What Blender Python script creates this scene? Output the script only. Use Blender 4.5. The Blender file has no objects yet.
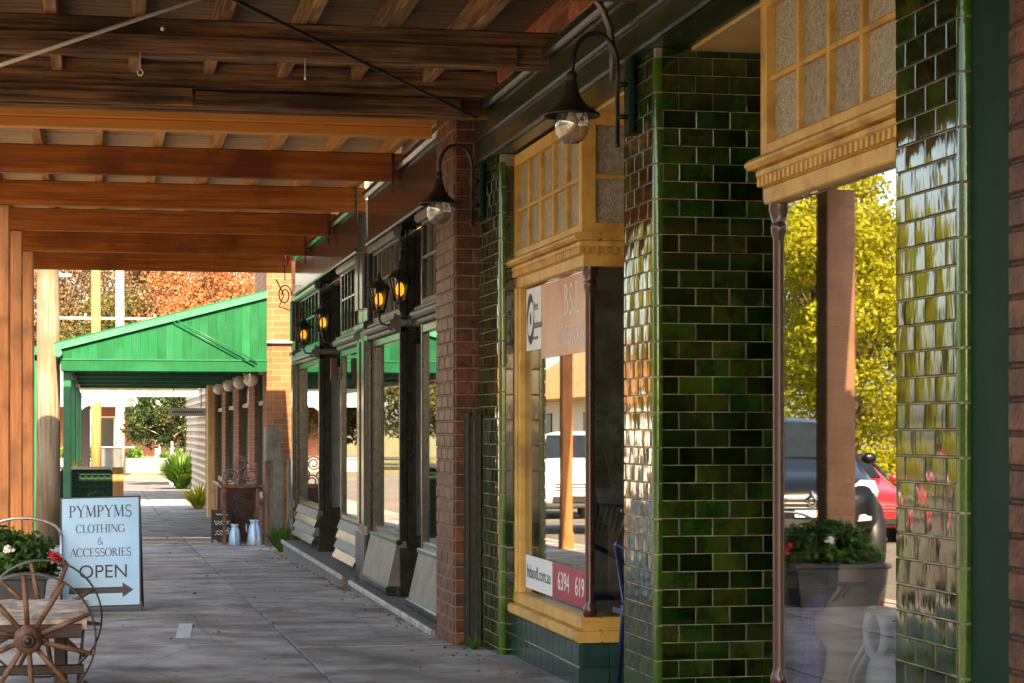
import bpy, math, random
import numpy as np
from mathutils import Vector, Matrix
R = math.radians
random.seed(7)
scene = bpy.context.scene
COL = scene.collection

# ------------------------------------------------------------ camera, sky, sun, exposure
EYE = 1.38
cam_d = bpy.data.cameras.new('camera')
cam = bpy.data.objects.new('camera', cam_d); COL.objects.link(cam)
cam.location = (0, 0, EYE)
cam.rotation_euler = (R(90), 0, R(-11.28))
cam_d.sensor_width = 36; cam_d.lens = 2066 / 1024 * 36
cam_d.shift_y = (430 - 341.5) / 1024
cam_d.clip_start = 0.05; cam_d.clip_end = 2000
scene.camera = cam

S = Vector((-0.045, -0.775, 0.63)).normalized()          # towards the sun
world = bpy.data.worlds.new('World'); scene.world = world; world.use_nodes = True
nt = world.node_tree
sky = nt.nodes.new('ShaderNodeTexSky'); sky.sky_type = 'NISHITA'; sky.sun_disc = False
sky.sun_elevation = math.asin(S.z); sky.sun_rotation = math.atan2(S.x, S.y)
sky.air_density = 1.0; sky.dust_density = 2.5; sky.ozone_density = 1.0
bg = nt.nodes['Background']; bg.inputs['Strength'].default_value = 0.11
nt.links.new(sky.outputs[0], bg.inputs['Color'])
sun_d = bpy.data.lights.new('sun', 'SUN'); sun_d.energy = 4.0; sun_d.angle = R(0.5); sun_d.color = (1.0, 0.80, 0.56)
sun = bpy.data.objects.new('sun', sun_d); COL.objects.link(sun)
sun.rotation_euler = (-S).to_track_quat('-Z', 'Y').to_euler()
vs = scene.view_settings
vs.view_transform = 'Standard'; vs.look = 'None'; vs.gamma = 1; vs.use_curve_mapping = False
vs.exposure = 2.75
vs.use_white_balance = True; vs.white_balance_temperature = 7600; vs.white_balance_tint = 10      # set for open shade
scene.render.resolution_x = 1024; scene.render.resolution_y = 683

# ------------------------------------------------------------ materials
MATS = {}
def M(name, c1, c2=None, rough=.6, scale=4, stretch=(1, 1, 1), bump=0., metal=0., coat=0., rnd=0., detail=6, spec=.5,
      emis=None, estr=0, c3=None, s3=1.2, bscale=None, lo=.38, hi=.62, hue=0., trans=0., bstretch=None):
    if name in MATS: return MATS[name]
    m = bpy.data.materials.new(name); m.use_nodes = True; MATS[name] = m
    n, l = m.node_tree.nodes, m.node_tree.links
    p = n['Principled BSDF']
    p.inputs['Roughness'].default_value = rough; p.inputs['Metallic'].default_value = metal
    p.inputs['Specular IOR Level'].default_value = spec
    p.inputs['Coat Weight'].default_value = coat; p.inputs['Coat Roughness'].default_value = .06
    tc = n.new('ShaderNodeTexCoord'); oi = n.new('ShaderNodeObjectInfo')
    ofs = n.new('ShaderNodeMath'); ofs.operation = 'MULTIPLY'; ofs.inputs[1].default_value = 57.
    l.new(oi.outputs['Random'], ofs.inputs[0])
    add = n.new('ShaderNodeVectorMath'); add.operation = 'ADD'
    l.new(tc.outputs['Object'], add.inputs[0]); l.new(ofs.outputs[0], add.inputs[1])
    mp = n.new('ShaderNodeMapping'); mp.inputs['Scale'].default_value = stretch
    l.new(add.outputs[0], mp.inputs['Vector'])
    nz = n.new('ShaderNodeTexNoise'); nz.inputs['Scale'].default_value = scale; nz.inputs['Detail'].default_value = detail
    nz.inputs['Roughness'].default_value = .62
    l.new(mp.outputs[0], nz.inputs['Vector'])
    rp = n.new('ShaderNodeValToRGB')
    rp.color_ramp.elements[0].position = lo; rp.color_ramp.elements[1].position = hi
    rp.color_ramp.elements[0].color = (*c1, 1); rp.color_ramp.elements[1].color = (*(c2 or c1), 1)
    l.new(nz.outputs['Fac'], rp.inputs[0])
    col = rp.outputs[0]
    if c3:
        n3 = n.new('ShaderNodeTexNoise'); n3.inputs['Scale'].default_value = s3; n3.inputs['Detail'].default_value = 8
        l.new(add.outputs[0], n3.inputs['Vector'])
        r3 = n.new('ShaderNodeValToRGB'); r3.color_ramp.elements[0].position = .5; r3.color_ramp.elements[1].position = .68
        l.new(n3.outputs['Fac'], r3.inputs[0])
        mx = n.new('ShaderNodeMix'); mx.data_type = 'RGBA'
        l.new(r3.outputs[0], mx.inputs['Factor']); l.new(col, mx.inputs['A']); mx.inputs['B'].default_value = (*c3, 1)
        col = mx.outputs['Result']
    if rnd or hue:
        hs = n.new('ShaderNodeHueSaturation')
        mr = n.new('ShaderNodeMapRange'); mr.inputs['To Min'].default_value = 1 - rnd; mr.inputs['To Max'].default_value = 1 + rnd
        l.new(oi.outputs['Random'], mr.inputs['Value']); l.new(mr.outputs[0], hs.inputs['Value'])
        if hue:
            f = n.new('ShaderNodeMath'); f.operation = 'MULTIPLY'; f.inputs[1].default_value = 17.3
            f2 = n.new('ShaderNodeMath'); f2.operation = 'FRACT'
            l.new(oi.outputs['Random'], f.inputs[0]); l.new(f.outputs[0], f2.inputs[0])
            m2 = n.new('ShaderNodeMapRange'); m2.inputs['To Min'].default_value = .5 - hue; m2.inputs['To Max'].default_value = .5 + hue
            l.new(f2.outputs[0], m2.inputs['Value']); l.new(m2.outputs[0], hs.inputs['Hue'])
        l.new(col, hs.inputs['Color']); col = hs.outputs[0]
    l.new(col, p.inputs['Base Color'])
    if bump:
        b = n.new('ShaderNodeBump'); b.inputs['Strength'].default_value = bump; b.inputs['Distance'].default_value = .02
        if bscale:
            n4 = n.new('ShaderNodeTexNoise'); n4.inputs['Scale'].default_value = bscale; n4.inputs['Detail'].default_value = 3
            mb = n.new('ShaderNodeMapping'); mb.inputs['Scale'].default_value = bstretch or (1, 1, 1); l.new(add.outputs[0], mb.inputs['Vector'])
            l.new(mb.outputs[0], n4.inputs['Vector']); l.new(n4.outputs['Fac'], b.inputs['Height'])
        else: l.new(nz.outputs['Fac'], b.inputs['Height'])
        l.new(b.outputs[0], p.inputs['Normal'])
        if coat: l.new(b.outputs[0], p.inputs['Coat Normal'])
    if emis:
        p.inputs['Emission Color'].default_value = (*emis, 1); p.inputs['Emission Strength'].default_value = estr
    if trans:
        t = n.new('ShaderNodeBsdfTranslucent'); l.new(col, t.inputs['Color'])
        ms = n.new('ShaderNodeMixShader'); ms.inputs[0].default_value = trans
        l.new(p.outputs[0], ms.inputs[1]); l.new(t.outputs[0], ms.inputs[2])
        l.new(ms.outputs[0], n['Material Output'].inputs['Surface'])
    return m

def glass(name, tint=(1, 1, 1), r0=.06, rough=0.0, power=5.):
    m = bpy.data.materials.new(name); m.use_nodes = True; MATS[name] = m
    n, l = m.node_tree.nodes, m.node_tree.links
    n.remove(n['Principled BSDF'])
    lw = n.new('ShaderNodeLayerWeight'); lw.inputs['Blend'].default_value = .5
    pw = n.new('ShaderNodeMath'); pw.operation = 'POWER'; pw.inputs[1].default_value = power
    l.new(lw.outputs['Facing'], pw.inputs[0])
    mr = n.new('ShaderNodeMapRange'); mr.inputs['To Min'].default_value = r0
    l.new(pw.outputs[0], mr.inputs['Value'])
    t = n.new('ShaderNodeBsdfTransparent'); t.inputs['Color'].default_value = (*tint, 1)
    g = n.new('ShaderNodeBsdfGlossy'); g.inputs['Roughness'].default_value = rough
    ms = n.new('ShaderNodeMixShader'); l.new(mr.outputs[0], ms.inputs[0])
    l.new(t.outputs[0], ms.inputs[1]); l.new(g.outputs[0], ms.inputs[2])
    l.new(ms.outputs[0], n['Material Output'].inputs['Surface'])
    return m

def brickmat(name, c1, c2, mortar, axis='x', rough=.7, bw=.23, bh=.076):
    """brick courses too small to tell apart, on walls facing -Y (axis x) or -X (axis y)"""
    m = bpy.data.materials.new(name); m.use_nodes = True; MATS[name] = m
    n, l = m.node_tree.nodes, m.node_tree.links; p = n['Principled BSDF']; p.inputs['Roughness'].default_value = rough
    tc = n.new('ShaderNodeTexCoord'); sp = n.new('ShaderNodeSeparateXYZ'); cb = n.new('ShaderNodeCombineXYZ')
    l.new(tc.outputs['Object'], sp.inputs[0])
    l.new(sp.outputs['X' if axis == 'x' else 'Y'], cb.inputs['X']); l.new(sp.outputs['Z'], cb.inputs['Y'])
    bt = n.new('ShaderNodeTexBrick'); bt.inputs['Scale'].default_value = 1; bt.inputs['Brick Width'].default_value = bw + .01
    bt.inputs['Row Height'].default_value = bh + .01; bt.inputs['Mortar Size'].default_value = .006
    bt.inputs['Color1'].default_value = (*c1, 1); bt.inputs['Color2'].default_value = (*c2, 1); bt.inputs['Mortar'].default_value = (*mortar, 1)
    l.new(cb.outputs[0], bt.inputs['Vector'])
    nz = n.new('ShaderNodeTexNoise'); nz.inputs['Scale'].default_value = 3; nz.inputs['Detail'].default_value = 8
    l.new(tc.outputs['Object'], nz.inputs['Vector'])
    mx = n.new('ShaderNodeMix'); mx.data_type = 'RGBA'; mx.blend_type = 'MULTIPLY'; mx.inputs['Factor'].default_value = .6
    l.new(bt.outputs['Color'], mx.inputs['A']); l.new(nz.outputs['Fac'], mx.inputs['B'])
    l.new(mx.outputs['Result'], p.inputs['Base Color'])
    b = n.new('ShaderNodeBump'); b.inputs['Strength'].default_value = .6; b.inputs['Distance'].default_value = .008; b.invert = True
    l.new(bt.outputs['Fac'], b.inputs['Height']); l.new(b.outputs[0], p.inputs['Normal'])
    return m

def leafmat(name, c1, c2, trans=.35, scale=2.2):
    return M(name, c1, c2, rough=.55, scale=scale, lo=.35, hi=.65, spec=.3, trans=trans, hue=0., detail=8)

concrete = M('concrete_slab', (.25, .238, .222), (.44, .42, .39), spec=.2, rough=.78, scale=2.2, bump=.12, rnd=.05, c3=(.17, .155, .14), s3=1.7, detail=10, bscale=60)
def worn(m):
    """gum spots and hair cracks on the slabs"""
    n, l = m.node_tree.nodes, m.node_tree.links; p = n['Principled BSDF']; src = p.inputs['Base Color'].links[0].from_socket
    tc = n.new('ShaderNodeTexCoord'); gm = n.new('ShaderNodeNewGeometry')
    v = n.new('ShaderNodeTexVoronoi'); v.inputs['Scale'].default_value = 4.5; l.new(gm.outputs['Position'], v.inputs['Vector'])
    r = n.new('ShaderNodeMapRange'); r.inputs['From Min'].default_value = .06; r.inputs['From Max'].default_value = .10; r.inputs['To Min'].default_value = .45; l.new(v.outputs['Distance'], r.inputs['Value'])
    nz = n.new('ShaderNodeTexNoise'); nz.inputs['Scale'].default_value = 1.1; nz.inputs['Detail'].default_value = 12; nz.inputs['Roughness'].default_value = .75; l.new(gm.outputs['Position'], nz.inputs['Vector'])
    r2 = n.new('ShaderNodeMapRange'); r2.inputs['From Min'].default_value = .35; r2.inputs['From Max'].default_value = .62; r2.inputs['To Min'].default_value = .62; r2.inputs['To Max'].default_value = 1.15; l.new(nz.outputs['Fac'], r2.inputs['Value'])
    v2 = n.new('ShaderNodeTexVoronoi'); v2.feature = 'DISTANCE_TO_EDGE'; v2.inputs['Scale'].default_value = .55
    ad = n.new('ShaderNodeMix'); ad.data_type = 'VECTOR'; ad.inputs['Factor'].default_value = .12; l.new(gm.outputs['Position'], ad.inputs['A']); l.new(nz.outputs['Color'], ad.inputs['B']); l.new(ad.outputs['Result'], v2.inputs['Vector'])
    r3 = n.new('ShaderNodeMapRange'); r3.inputs['From Min'].default_value = .002; r3.inputs['From Max'].default_value = .006; r3.inputs['To Min'].default_value = .78; l.new(v2.outputs['Distance'], r3.inputs['Value'])
    a = n.new('ShaderNodeMath'); a.operation = 'MULTIPLY'; l.new(r.outputs[0], a.inputs[0]); l.new(r2.outputs[0], a.inputs[1])
    b = n.new('ShaderNodeMath'); b.operation = 'MULTIPLY'; l.new(a.outputs[0], b.inputs[0]); l.new(r3.outputs[0], b.inputs[1])
    mx = n.new('ShaderNodeMix'); mx.data_type = 'RGBA'; mx.blend_type = 'MULTIPLY'; mx.inputs['Factor'].default_value = 1
    l.new(src, mx.inputs['A']); l.new(b.outputs[0], mx.inputs['B']); l.new(mx.outputs['Result'], p.inputs['Base Color'])
worn(concrete)
conc_dark = M('joint_fill', (.09, .085, .08), (.13, .12, .11), rough=.9)
conc_kerb = M('kerb_concrete', (.25, .24, .22), (.36, .34, .31), rough=.85, scale=6, bump=.2)
asphalt = M('chip_seal', (.10, .085, .068), (.16, .135, .105), rough=.9, scale=60, bump=.3, c3=(.18, .15, .115), s3=.3)
earth = M('earth_grass', (.10, .11, .03), (.22, .17, .07), rough=.95, scale=.5, bump=.3)
tile_g = M('glazed_green_tile', (.007, .016, .003), (.028, .052, .005), rough=.06, scale=7, rnd=.65, hue=.05, coat=.15, bump=.13, bscale=9, bstretch=(1, 1, .3), spec=.8)
tile_base = M('dark_teal_tile', (.012, .045, .035), (.02, .06, .045), rough=.18, scale=6, rnd=.2, coat=.3, bump=.05, bscale=9)
bullnose = M('bright_green_glaze', (.028, .085, .004), (.055, .145, .008), rough=.1, scale=7, coat=.6, rnd=.12, bump=.05, bscale=14)
grout = M('cream_grout', (.26, .23, .15), (.52, .47, .33), rough=.85, scale=9, c3=(.16, .13, .08), s3=3)
brick_m = M('painted_red_brick', (.075, .028, .014), (.17, .062, .028), spec=.2, rough=.48, scale=14, rnd=.28, bump=.35, bscale=30)
brick_w = M('raw_orange_brick', (.32, .10, .04), (.45, .17, .07), rough=.75, scale=14, rnd=.28, bump=.35, bscale=30)
mortar = M('mortar', (.34, .29, .24), (.48, .42, .35), spec=.2, rough=.9, scale=30, bump=.3)
fascia_g = M('dark_green_gloss_paint', (.018, .030, .013), (.034, .050, .022), rough=.28, scale=7, bump=.06, coat=.2)
strip_g = M('bottle_green_paint', (.002, .022, .012), (.003, .03, .017), rough=.6, spec=.15, scale=9, bump=.04)
yellow = M('mustard_paint', (.60, .33, .075), (.70, .41, .10), rough=.42, scale=9, bump=.05, c3=(.42, .21, .045), s3=6)
cream = M('cream_soffit_paint', (.60, .38, .14), (.68, .45, .19), rough=.55, scale=5)
blackp = M('black_gloss_paint', (.013, .014, .011), (.026, .026, .020), rough=.24, scale=10, bump=.05, coat=.3)
blackm = M('black_iron', (.010, .014, .012), (.022, .026, .022), rough=.38, scale=20, metal=.2)
colm = M('maroon_column_paint', (.055, .013, .010), (.08, .02, .014), rough=.25, scale=9, coat=.3)
greyp = M('taupe_panel_paint', (.11, .105, .085), (.17, .16, .13), rough=.5, scale=12, c3=(.08, .075, .06), s3=4)
timber_dx = M('weathered_dark_timber', (.045, .024, .011), (.25, .135, .060), spec=.2, rough=.72, scale=9, stretch=(.18, 4, 4), bump=.7, rnd=.22, c3=(.035, .02, .012), s3=1.1, detail=9)
timber_dy = M('weathered_rafter_timber', (.12, .068, .030), (.34, .20, .095), spec=.2, rough=.75, scale=6, stretch=(4, .3, 4), bump=.3, rnd=.25, detail=9)
board_d = M('roof_lining_board', (.10, .06, .03), (.20, .125, .065), spec=.2, rough=.8, scale=5, stretch=(.5, 7, 1), bump=.2, detail=8)
timber_ox = M('red_oiled_timber', (.27, .074, .014), (.46, .15, .032), spec=.2, rough=.5, scale=8, stretch=(.16, 4, 4), bump=.45, rnd=.14, c3=(.17, .045, .012), s3=1.4, detail=9)
timber_oy = M('pale_orange_rafter', (.42, .20, .07), (.58, .31, .12), spec=.2, rough=.65, scale=5, stretch=(4, .3, 4), bump=.2, rnd=.15)
board_o = M('pale_roof_sheet', (.42, .29, .16), (.55, .39, .23), spec=.2, rough=.7, scale=3, stretch=(.5, 7, 1), bump=.1)
tan = M('tan_paint', (.60, .24, .055), (.68, .29, .075), spec=.2, rough=.5, scale=6, stretch=(.3, 3, 3), bump=.08)
post_m = M('tan_post_paint', (.33, .125, .042), (.50, .21, .08), spec=.2, rough=.55, scale=9, stretch=(5, 5, .22), bump=.3, rnd=.12, c3=(.24, .10, .04), s3=3, lo=.3, hi=.7)
post_b = M('brown_post_paint', (.19, .085, .045), (.25, .12, .06), rough=.55, scale=5, bump=.1)
pole_m = M('weathered_pole_timber', (.12, .095, .07), (.27, .215, .16), rough=.85, scale=9, stretch=(4, 4, .15), bump=.8, c3=(.12, .085, .05), s3=1.5)
pole_o = M('orange_pole_timber', (.24, .13, .045), (.34, .19, .07), rough=.85, scale=5, stretch=(4, 4, .25), bump=.3)
canopy_g = M('bright_green_board_paint', (.0, .066, .022), (.0, .095, .034), spec=.15, rough=.6, scale=5, stretch=(7, 7, .5), rnd=.16, c3=(.004, .10, .042), s3=2.5, lo=.3, hi=.7)
canopy_l = M('pale_green_trim', (.02, .16, .085), (.03, .20, .11), rough=.4, scale=3)
canopy_d = M('deep_green_trim', (.0, .08, .035), (.0, .11, .05), rough=.4, scale=3)
white = M('white_paint', (.74, .73, .70), (.82, .81, .78), rough=.5, scale=6)
steel = M('galvanised_steel', (.45, .47, .5), (.6, .62, .65), rough=.4, metal=.85, scale=20)
cream_wire = M('white_rod', (.5, .44, .36), (.6, .53, .44), rough=.5)
obscure = M('obscure_glass', (.27, .24, .18), (.44, .40, .31), rough=.18, scale=40, rnd=.16, bump=.5, bscale=95, spec=.6, coat=.2)
obscure_d = M('dark_leadlight_glass', (.03, .03, .026), (.05, .05, .045), rough=.08, scale=30, bump=.05, spec=.8)
GL = glass('shop_window_glass', (.94, .96, .96), r0=.22, power=3.2)
GLN = glass('lamp_glass', (.95, .92, .85), r0=.22, rough=.06, power=1.6)
amber = M('amber_lantern_glass', (.75, .42, .08), (.85, .55, .15), rough=.15, emis=(1, .5, .1), estr=.06)
bulb_m = M('bulb_glass', (.8, .75, .62), (.85, .8, .7), rough=.1, coat=.5)
bulb_lit = M('lit_bulb', (1, .7, .3), emis=(1, .55, .12), estr=.3)
globe_m = M('opal_globe', (.72, .66, .58), (.8, .75, .68), rough=.25, coat=.4)
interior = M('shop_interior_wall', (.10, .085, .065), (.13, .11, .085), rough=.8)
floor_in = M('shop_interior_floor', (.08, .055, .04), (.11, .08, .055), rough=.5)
blind = M('pale_blind', (.50, .47, .44), (.58, .55, .52), rough=.8, scale=2, stretch=(1, 1, .1))
sign_b = M('pale_blue_sign_board', (.31, .57, .81), (.36, .62, .85), rough=.45, scale=3)
ink = M('dark_ink', (.012, .016, .03), rough=.5)
ink_w = M('white_ink', (.82, .8, .76), rough=.5)
navy = M('navy_paint', (.008, .014, .07), (.012, .02, .10), rough=.35)
stick_w = M('white_vinyl', (.80, .80, .80), (.85, .85, .84), rough=.4)
stick_o = M('peach_vinyl_glare', (.56, .22, .12), (.76, .46, .34), rough=.4, scale=1.2)  # orange vinyl; the paler blend puts window glare into its colour
stick_r = M('crimson_vinyl', (.36, .02, .045), (.42, .03, .06), rough=.35)
wood_w = M('oiled_brown_wood', (.07, .032, .016), (.19, .088, .042), rough=.55, scale=12, stretch=(1, 1, 1), bump=.3, rnd=.1)
slab_w = M('pale_worn_timber_slab', (.28, .22, .17), (.62, .52, .42), rough=.8, scale=9, bump=.9, c3=(.16, .11, .08), s3=3.)
planter_m = M('grey_planter', (.025, .025, .028), (.045, .045, .05), rough=.75, scale=8, bump=.2)
tin = M('blue_grey_tin', (.25, .38, .52), (.35, .48, .62), rough=.4, metal=.5, scale=8)
red = M('red_paint', (.50, .02, .02), (.58, .03, .03), rough=.35)
maroon = M('maroon_paint', (.045, .010, .009), (.07, .016, .014), rough=.5)
lf_dark = leafmat('dark_green_leaf', (.018, .055, .010), (.045, .115, .02))
lf_deep = leafmat('deep_evergreen_leaf', (.008, .022, .005), (.035, .06, .012), trans=.2)
lf_mid = leafmat('mid_green_leaf', (.05, .13, .018), (.11, .22, .03))
lf_yel = leafmat('yellow_green_leaf', (.22, .24, .010), (.44, .40, .02), trans=.45)
lf_or = leafmat('autumn_orange_leaf', (.24, .085, .03), (.38, .16, .07), trans=.4)
lf_br = leafmat('brown_twig_leaf', (.10, .06, .03), (.20, .125, .06), trans=.3)
lf_ol = leafmat('olive_leaf', (.035, .04, .010), (.12, .105, .025), trans=.3)
bark = M('bark', (.09, .06, .04), (.19, .13, .085), rough=.9, scale=9, stretch=(3, 3, .6), bump=.5)
bark_l = M('pale_bark', (.36, .28, .2), (.5, .41, .31), rough=.9, scale=9, stretch=(3, 3, .6), bump=.4)
petal_r = M('red_petal', (.55, .015, .02), rough=.5)
petal_w = M('white_petal', (.8, .78, .76), rough=.5)

# ------------------------------------------------------------ helpers
def g(y):
    """height of the footpath: falls gently away from the camera, then levels out"""
    return -0.0137 * (min(y, 45) - 12)

class MB:
    def __init__(s): s.v = []; s.f = []; s.sm = []
    def quadbox(s, pts, smooth=False):
        b = len(s.v); s.v += [tuple(p) for p in pts]
        for q in ((0, 3, 2, 1), (4, 5, 6, 7), (0, 1, 5, 4), (1, 2, 6, 5), (2, 3, 7, 6), (3, 0, 4, 7)):
            s.f.append(tuple(b + i for i in q)); s.sm.append(smooth)
        return s
    def box(s, x0, x1, y0, y1, z0, z1):
        return s.quadbox([(x0, y0, z0), (x1, y0, z0), (x1, y1, z0), (x0, y1, z0), (x0, y0, z1), (x1, y0, z1), (x1, y1, z1), (x0, y1, z1)])
    def bevbox(s, x0, x1, y0, y1, z0, z1, b=.006):
        """box with chamfered long edges: three stacked rings along its longest axis would be overkill; chamfer all corners in plan"""
        dx, dy, dz = x1 - x0, y1 - y0, z1 - z0
        m = max(dx, dy, dz)
        if m == dx: P = lambda a, u, w: (a, u, w); A, U, W = (x0, x1), (y0, y1), (z0, z1)
        elif m == dy: P = lambda a, u, w: (w, a, u); A, U, W = (y0, y1), (z0, z1), (x0, x1)
        else: P = lambda a, u, w: (u, w, a); A, U, W = (z0, z1), (x0, x1), (y0, y1)
        u0, u1 = U; w0, w1 = W
        ring = [(u0 + b, w0), (u1 - b, w0), (u1, w0 + b), (u1, w1 - b), (u1 - b, w1), (u0 + b, w1), (u0, w1 - b), (u0, w0 + b)]
        k = len(s.v)
        s.v += [P(A[0], *r) for r in ring] + [P(A[1], *r) for r in ring]
        for i in range(8):
            j = (i + 1) % 8; s.f.append((k + i, k + j, k + 8 + j, k + 8 + i)); s.sm.append(False)
        s.f.append(tuple(k + i for i in range(7, -1, -1))); s.f.append(tuple(k + 8 + i for i in range(8))); s.sm += [False, False]
        return s
    def tube(s, pts, r, n=8, caps=True, smooth=True):
        pts = [Vector(p) for p in pts]; rs = r if isinstance(r, (list, tuple)) else [r] * len(pts)
        k = len(s.v); up = None
        for i, p in enumerate(pts):
            d = (pts[min(i + 1, len(pts) - 1)] - pts[max(i - 1, 0)])
            if d.length < 1e-9: d = Vector((0, 0, 1))
            d.normalize()
            if up is None:
                up = Vector((0, 0, 1)) if abs(d.z) < .9 else Vector((1, 0, 0))
            u = d.cross(up)
            if u.length < 1e-6: u = d.cross(Vector((0, 1, 0)))
            u.normalize(); w = u.cross(d).normalized(); up = w
            for j in range(n):
                a = 2 * math.pi * j / n
                s.v.append(tuple(p + (u * math.cos(a) + w * math.sin(a)) * rs[i]))
        for i in range(len(pts) - 1):
            for j in range(n):
                q = (j + 1) % n
                s.f.append((k + i * n + j, k + (i + 1) * n + j, k + (i + 1) * n + q, k + i * n + q)); s.sm.append(smooth)
        if caps:
            s.f.append(tuple(k + j for j in range(n))); e = k + (len(pts) - 1) * n
            s.f.append(tuple(e + j for j in range(n - 1, -1, -1))); s.sm += [False, False]
        return s
    def lathe(s, prof, c=(0, 0, 0), n=20, smooth=True, sx=1., sy=1., axis='z', caps=False):
        k = len(s.v)
        for (r, z) in prof:
            for j in range(n):
                a = 2 * math.pi * j / n
                p = (r * math.cos(a) * sx, r * math.sin(a) * sy, z)
                if axis == 'y': p = (p[0], p[2], p[1])
                if axis == 'x': p = (p[2], p[0], p[1])
                s.v.append((c[0] + p[0], c[1] + p[1], c[2] + p[2]))
        for i in range(len(prof) - 1):
            for j in range(n):
                q = (j + 1) % n
                s.f.append((k + i * n + j, k + i * n + q, k + (i + 1) * n + q, k + (i + 1) * n + j)); s.sm.append(smooth)
        if caps:
            s.f.append(tuple(k + j for j in range(n - 1, -1, -1))); e = k + (len(prof) - 1) * n
            s.f.append(tuple(e + j for j in range(n))); s.sm += [False, False]
        return s
    def prism_y(s, poly, y0, y1):
        """polygon of (x, z) points swept along y"""
        k = len(s.v); n = len(poly)
        s.v += [(x, y0, z) for x, z in poly] + [(x, y1, z) for x, z in poly]
        for i in range(n):
            j = (i + 1) % n; s.f.append((k + i, k + j, k + n + j, k + n + i)); s.sm.append(False)
        s.f.append(tuple(k + i for i in range(n - 1, -1, -1))); s.f.append(tuple(k + n + i for i in range(n))); s.sm += [False, False]
        return s
    def prism_x(s, poly, x0, x1):
        k = len(s.v); n = len(poly)
        s.v += [(x0, y, z) for y, z in poly] + [(x1, y, z) for y, z in poly]
        for i in range(n):
            j = (i + 1) % n; s.f.append((k + i, k + j, k + n + j, k + n + i)); s.sm.append(False)
        s.f.append(tuple(k + i for i in range(n - 1, -1, -1))); s.f.append(tuple(k + n + i for i in range(n))); s.sm += [False, False]
        return s
    def mesh(s, name):
        me = bpy.data.meshes.new(name); me.from_pydata(s.v, [], s.f)
        me.polygons.foreach_set('use_smooth', s.sm)
        me.update()
        return me
    def build(s, name, m, parent=None):
        return link(name, s.mesh(name), m, parent)

def link(name, me, m, parent=None, loc=None, rot=None):
    if m is not None and not me.materials: me.materials.append(m)
    o = bpy.data.objects.new(name, me); COL.objects.link(o)
    if parent is not None: setpar(o, parent)
    if loc: o.location = loc
    if rot: o.rotation_euler = rot
    return o
def setpar(o, parent):
    o.parent = parent
    if parent.type == 'EMPTY': o.matrix_parent_inverse = Matrix.Translation(-Vector(parent.location))
def tag(o, label, cat, group=None):
    o['label'] = label; o['category'] = cat
    if group: o['group'] = group
    return o
def thing(name, label, cat, loc=(0, 0, 0), group=None):
    o = bpy.data.objects.new(name, None); COL.objects.link(o); o.location = loc; o.empty_display_size = .1
    return tag(o, label, cat, group)
def struct(o): o['kind'] = 'structure'; return o
def stuff(o): o['kind'] = 'stuff'; return o
def copy_tree(o, parent=None):
    c = o.copy(); COL.objects.link(c)
    if parent is not None: c.parent = parent
    for ch in o.children: copy_tree(ch, c)
    return c
def B(name, m, parent, *a): return MB().box(*a).build(name, m, parent)
def BB(name, m, parent, *a, b=.006): return MB().bevbox(*a, b=b).build(name, m, parent)

# ---- pieces laid in running bond (tiles, bricks), each its own object
PC = {}
def piece_mesh(kind, w, h, m):
    key = (kind, round(w, 3), round(h, 3), m.name)
    if key in PC: return PC[key]
    k = MB()
    if kind == 'tile':                    # pillowed glazed face looking to -x, centred
        t, b = .009, .003; bulge = .0022 * w / .152
        for (z, vz) in ((-h / 2 + b, 0), (0, 1), (h / 2 - b, 0)):
            for (y, vy) in ((-w / 2 + b, 0), (0, 1), (w / 2 - b, 0)):
                k.v.append((-t - bulge * (vz * .2 + vy * .8), y, z))
        for iz in range(2):
            for iy in range(2):
                q = iz * 3 + iy; k.f.append((q, q + 3, q + 4, q + 1)); k.sm.append(True)
        q = len(k.v)
        for (x, d) in ((-t, b), (-t + .003, 0), (0, 0)):
            k.v += [(x, -w / 2 + d, -h / 2 + d), (x, w / 2 - d, -h / 2 + d), (x, w / 2 - d, h / 2 - d), (x, -w / 2 + d, h / 2 - d)]
        for r_ in range(2):
            for i in range(4):
                j = (i + 1) % 4; k.f.append((q + r_ * 4 + i, q + r_ * 4 + j, q + r_ * 4 + 4 + j, q + r_ * 4 + 4 + i)); k.sm.append(False)
    else:
        t, b = .012, .005
        x = -t
        k.v += [(0, -w / 2, -h / 2), (0, w / 2, -h / 2), (0, w / 2, h / 2), (0, -w / 2, h / 2)]
        k.v += [(x + b, -w / 2, -h / 2), (x + b, w / 2, -h / 2), (x + b, w / 2, h / 2), (x + b, -w / 2, h / 2)]
        k.v += [(x, -w / 2 + b, -h / 2 + b), (x, w / 2 - b, -h / 2 + b), (x, w / 2 - b, h / 2 - b), (x, -w / 2 + b, h / 2 - b)]
        for i in range(4):
            j = (i + 1) % 4
            k.f += [(i, j, 4 + j, 4 + i), (4 + i, 4 + j, 8 + j, 8 + i)]; k.sm += [False, False]
        k.f.append((8, 11, 10, 9)); k.sm.append(False)
        k.f = [tuple(reversed(f)) if len(f) == 4 and f != (8, 11, 10, 9) else f for f in k.f]
        k.f[-1] = (8, 11, 10, 9)
    me = k.mesh(kind); me.materials.append(m); PC[key] = me
    import bmesh
    bm = bmesh.new(); bm.from_mesh(me); c0 = Vector((.03, 0, 0))
    for f in bm.faces:
        if f.normal.dot(f.calc_center_median() - c0) < 0: f.normal_flip()
    bm.to_mesh(me); bm.free()
    return me
rng = random.Random(11)
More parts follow.
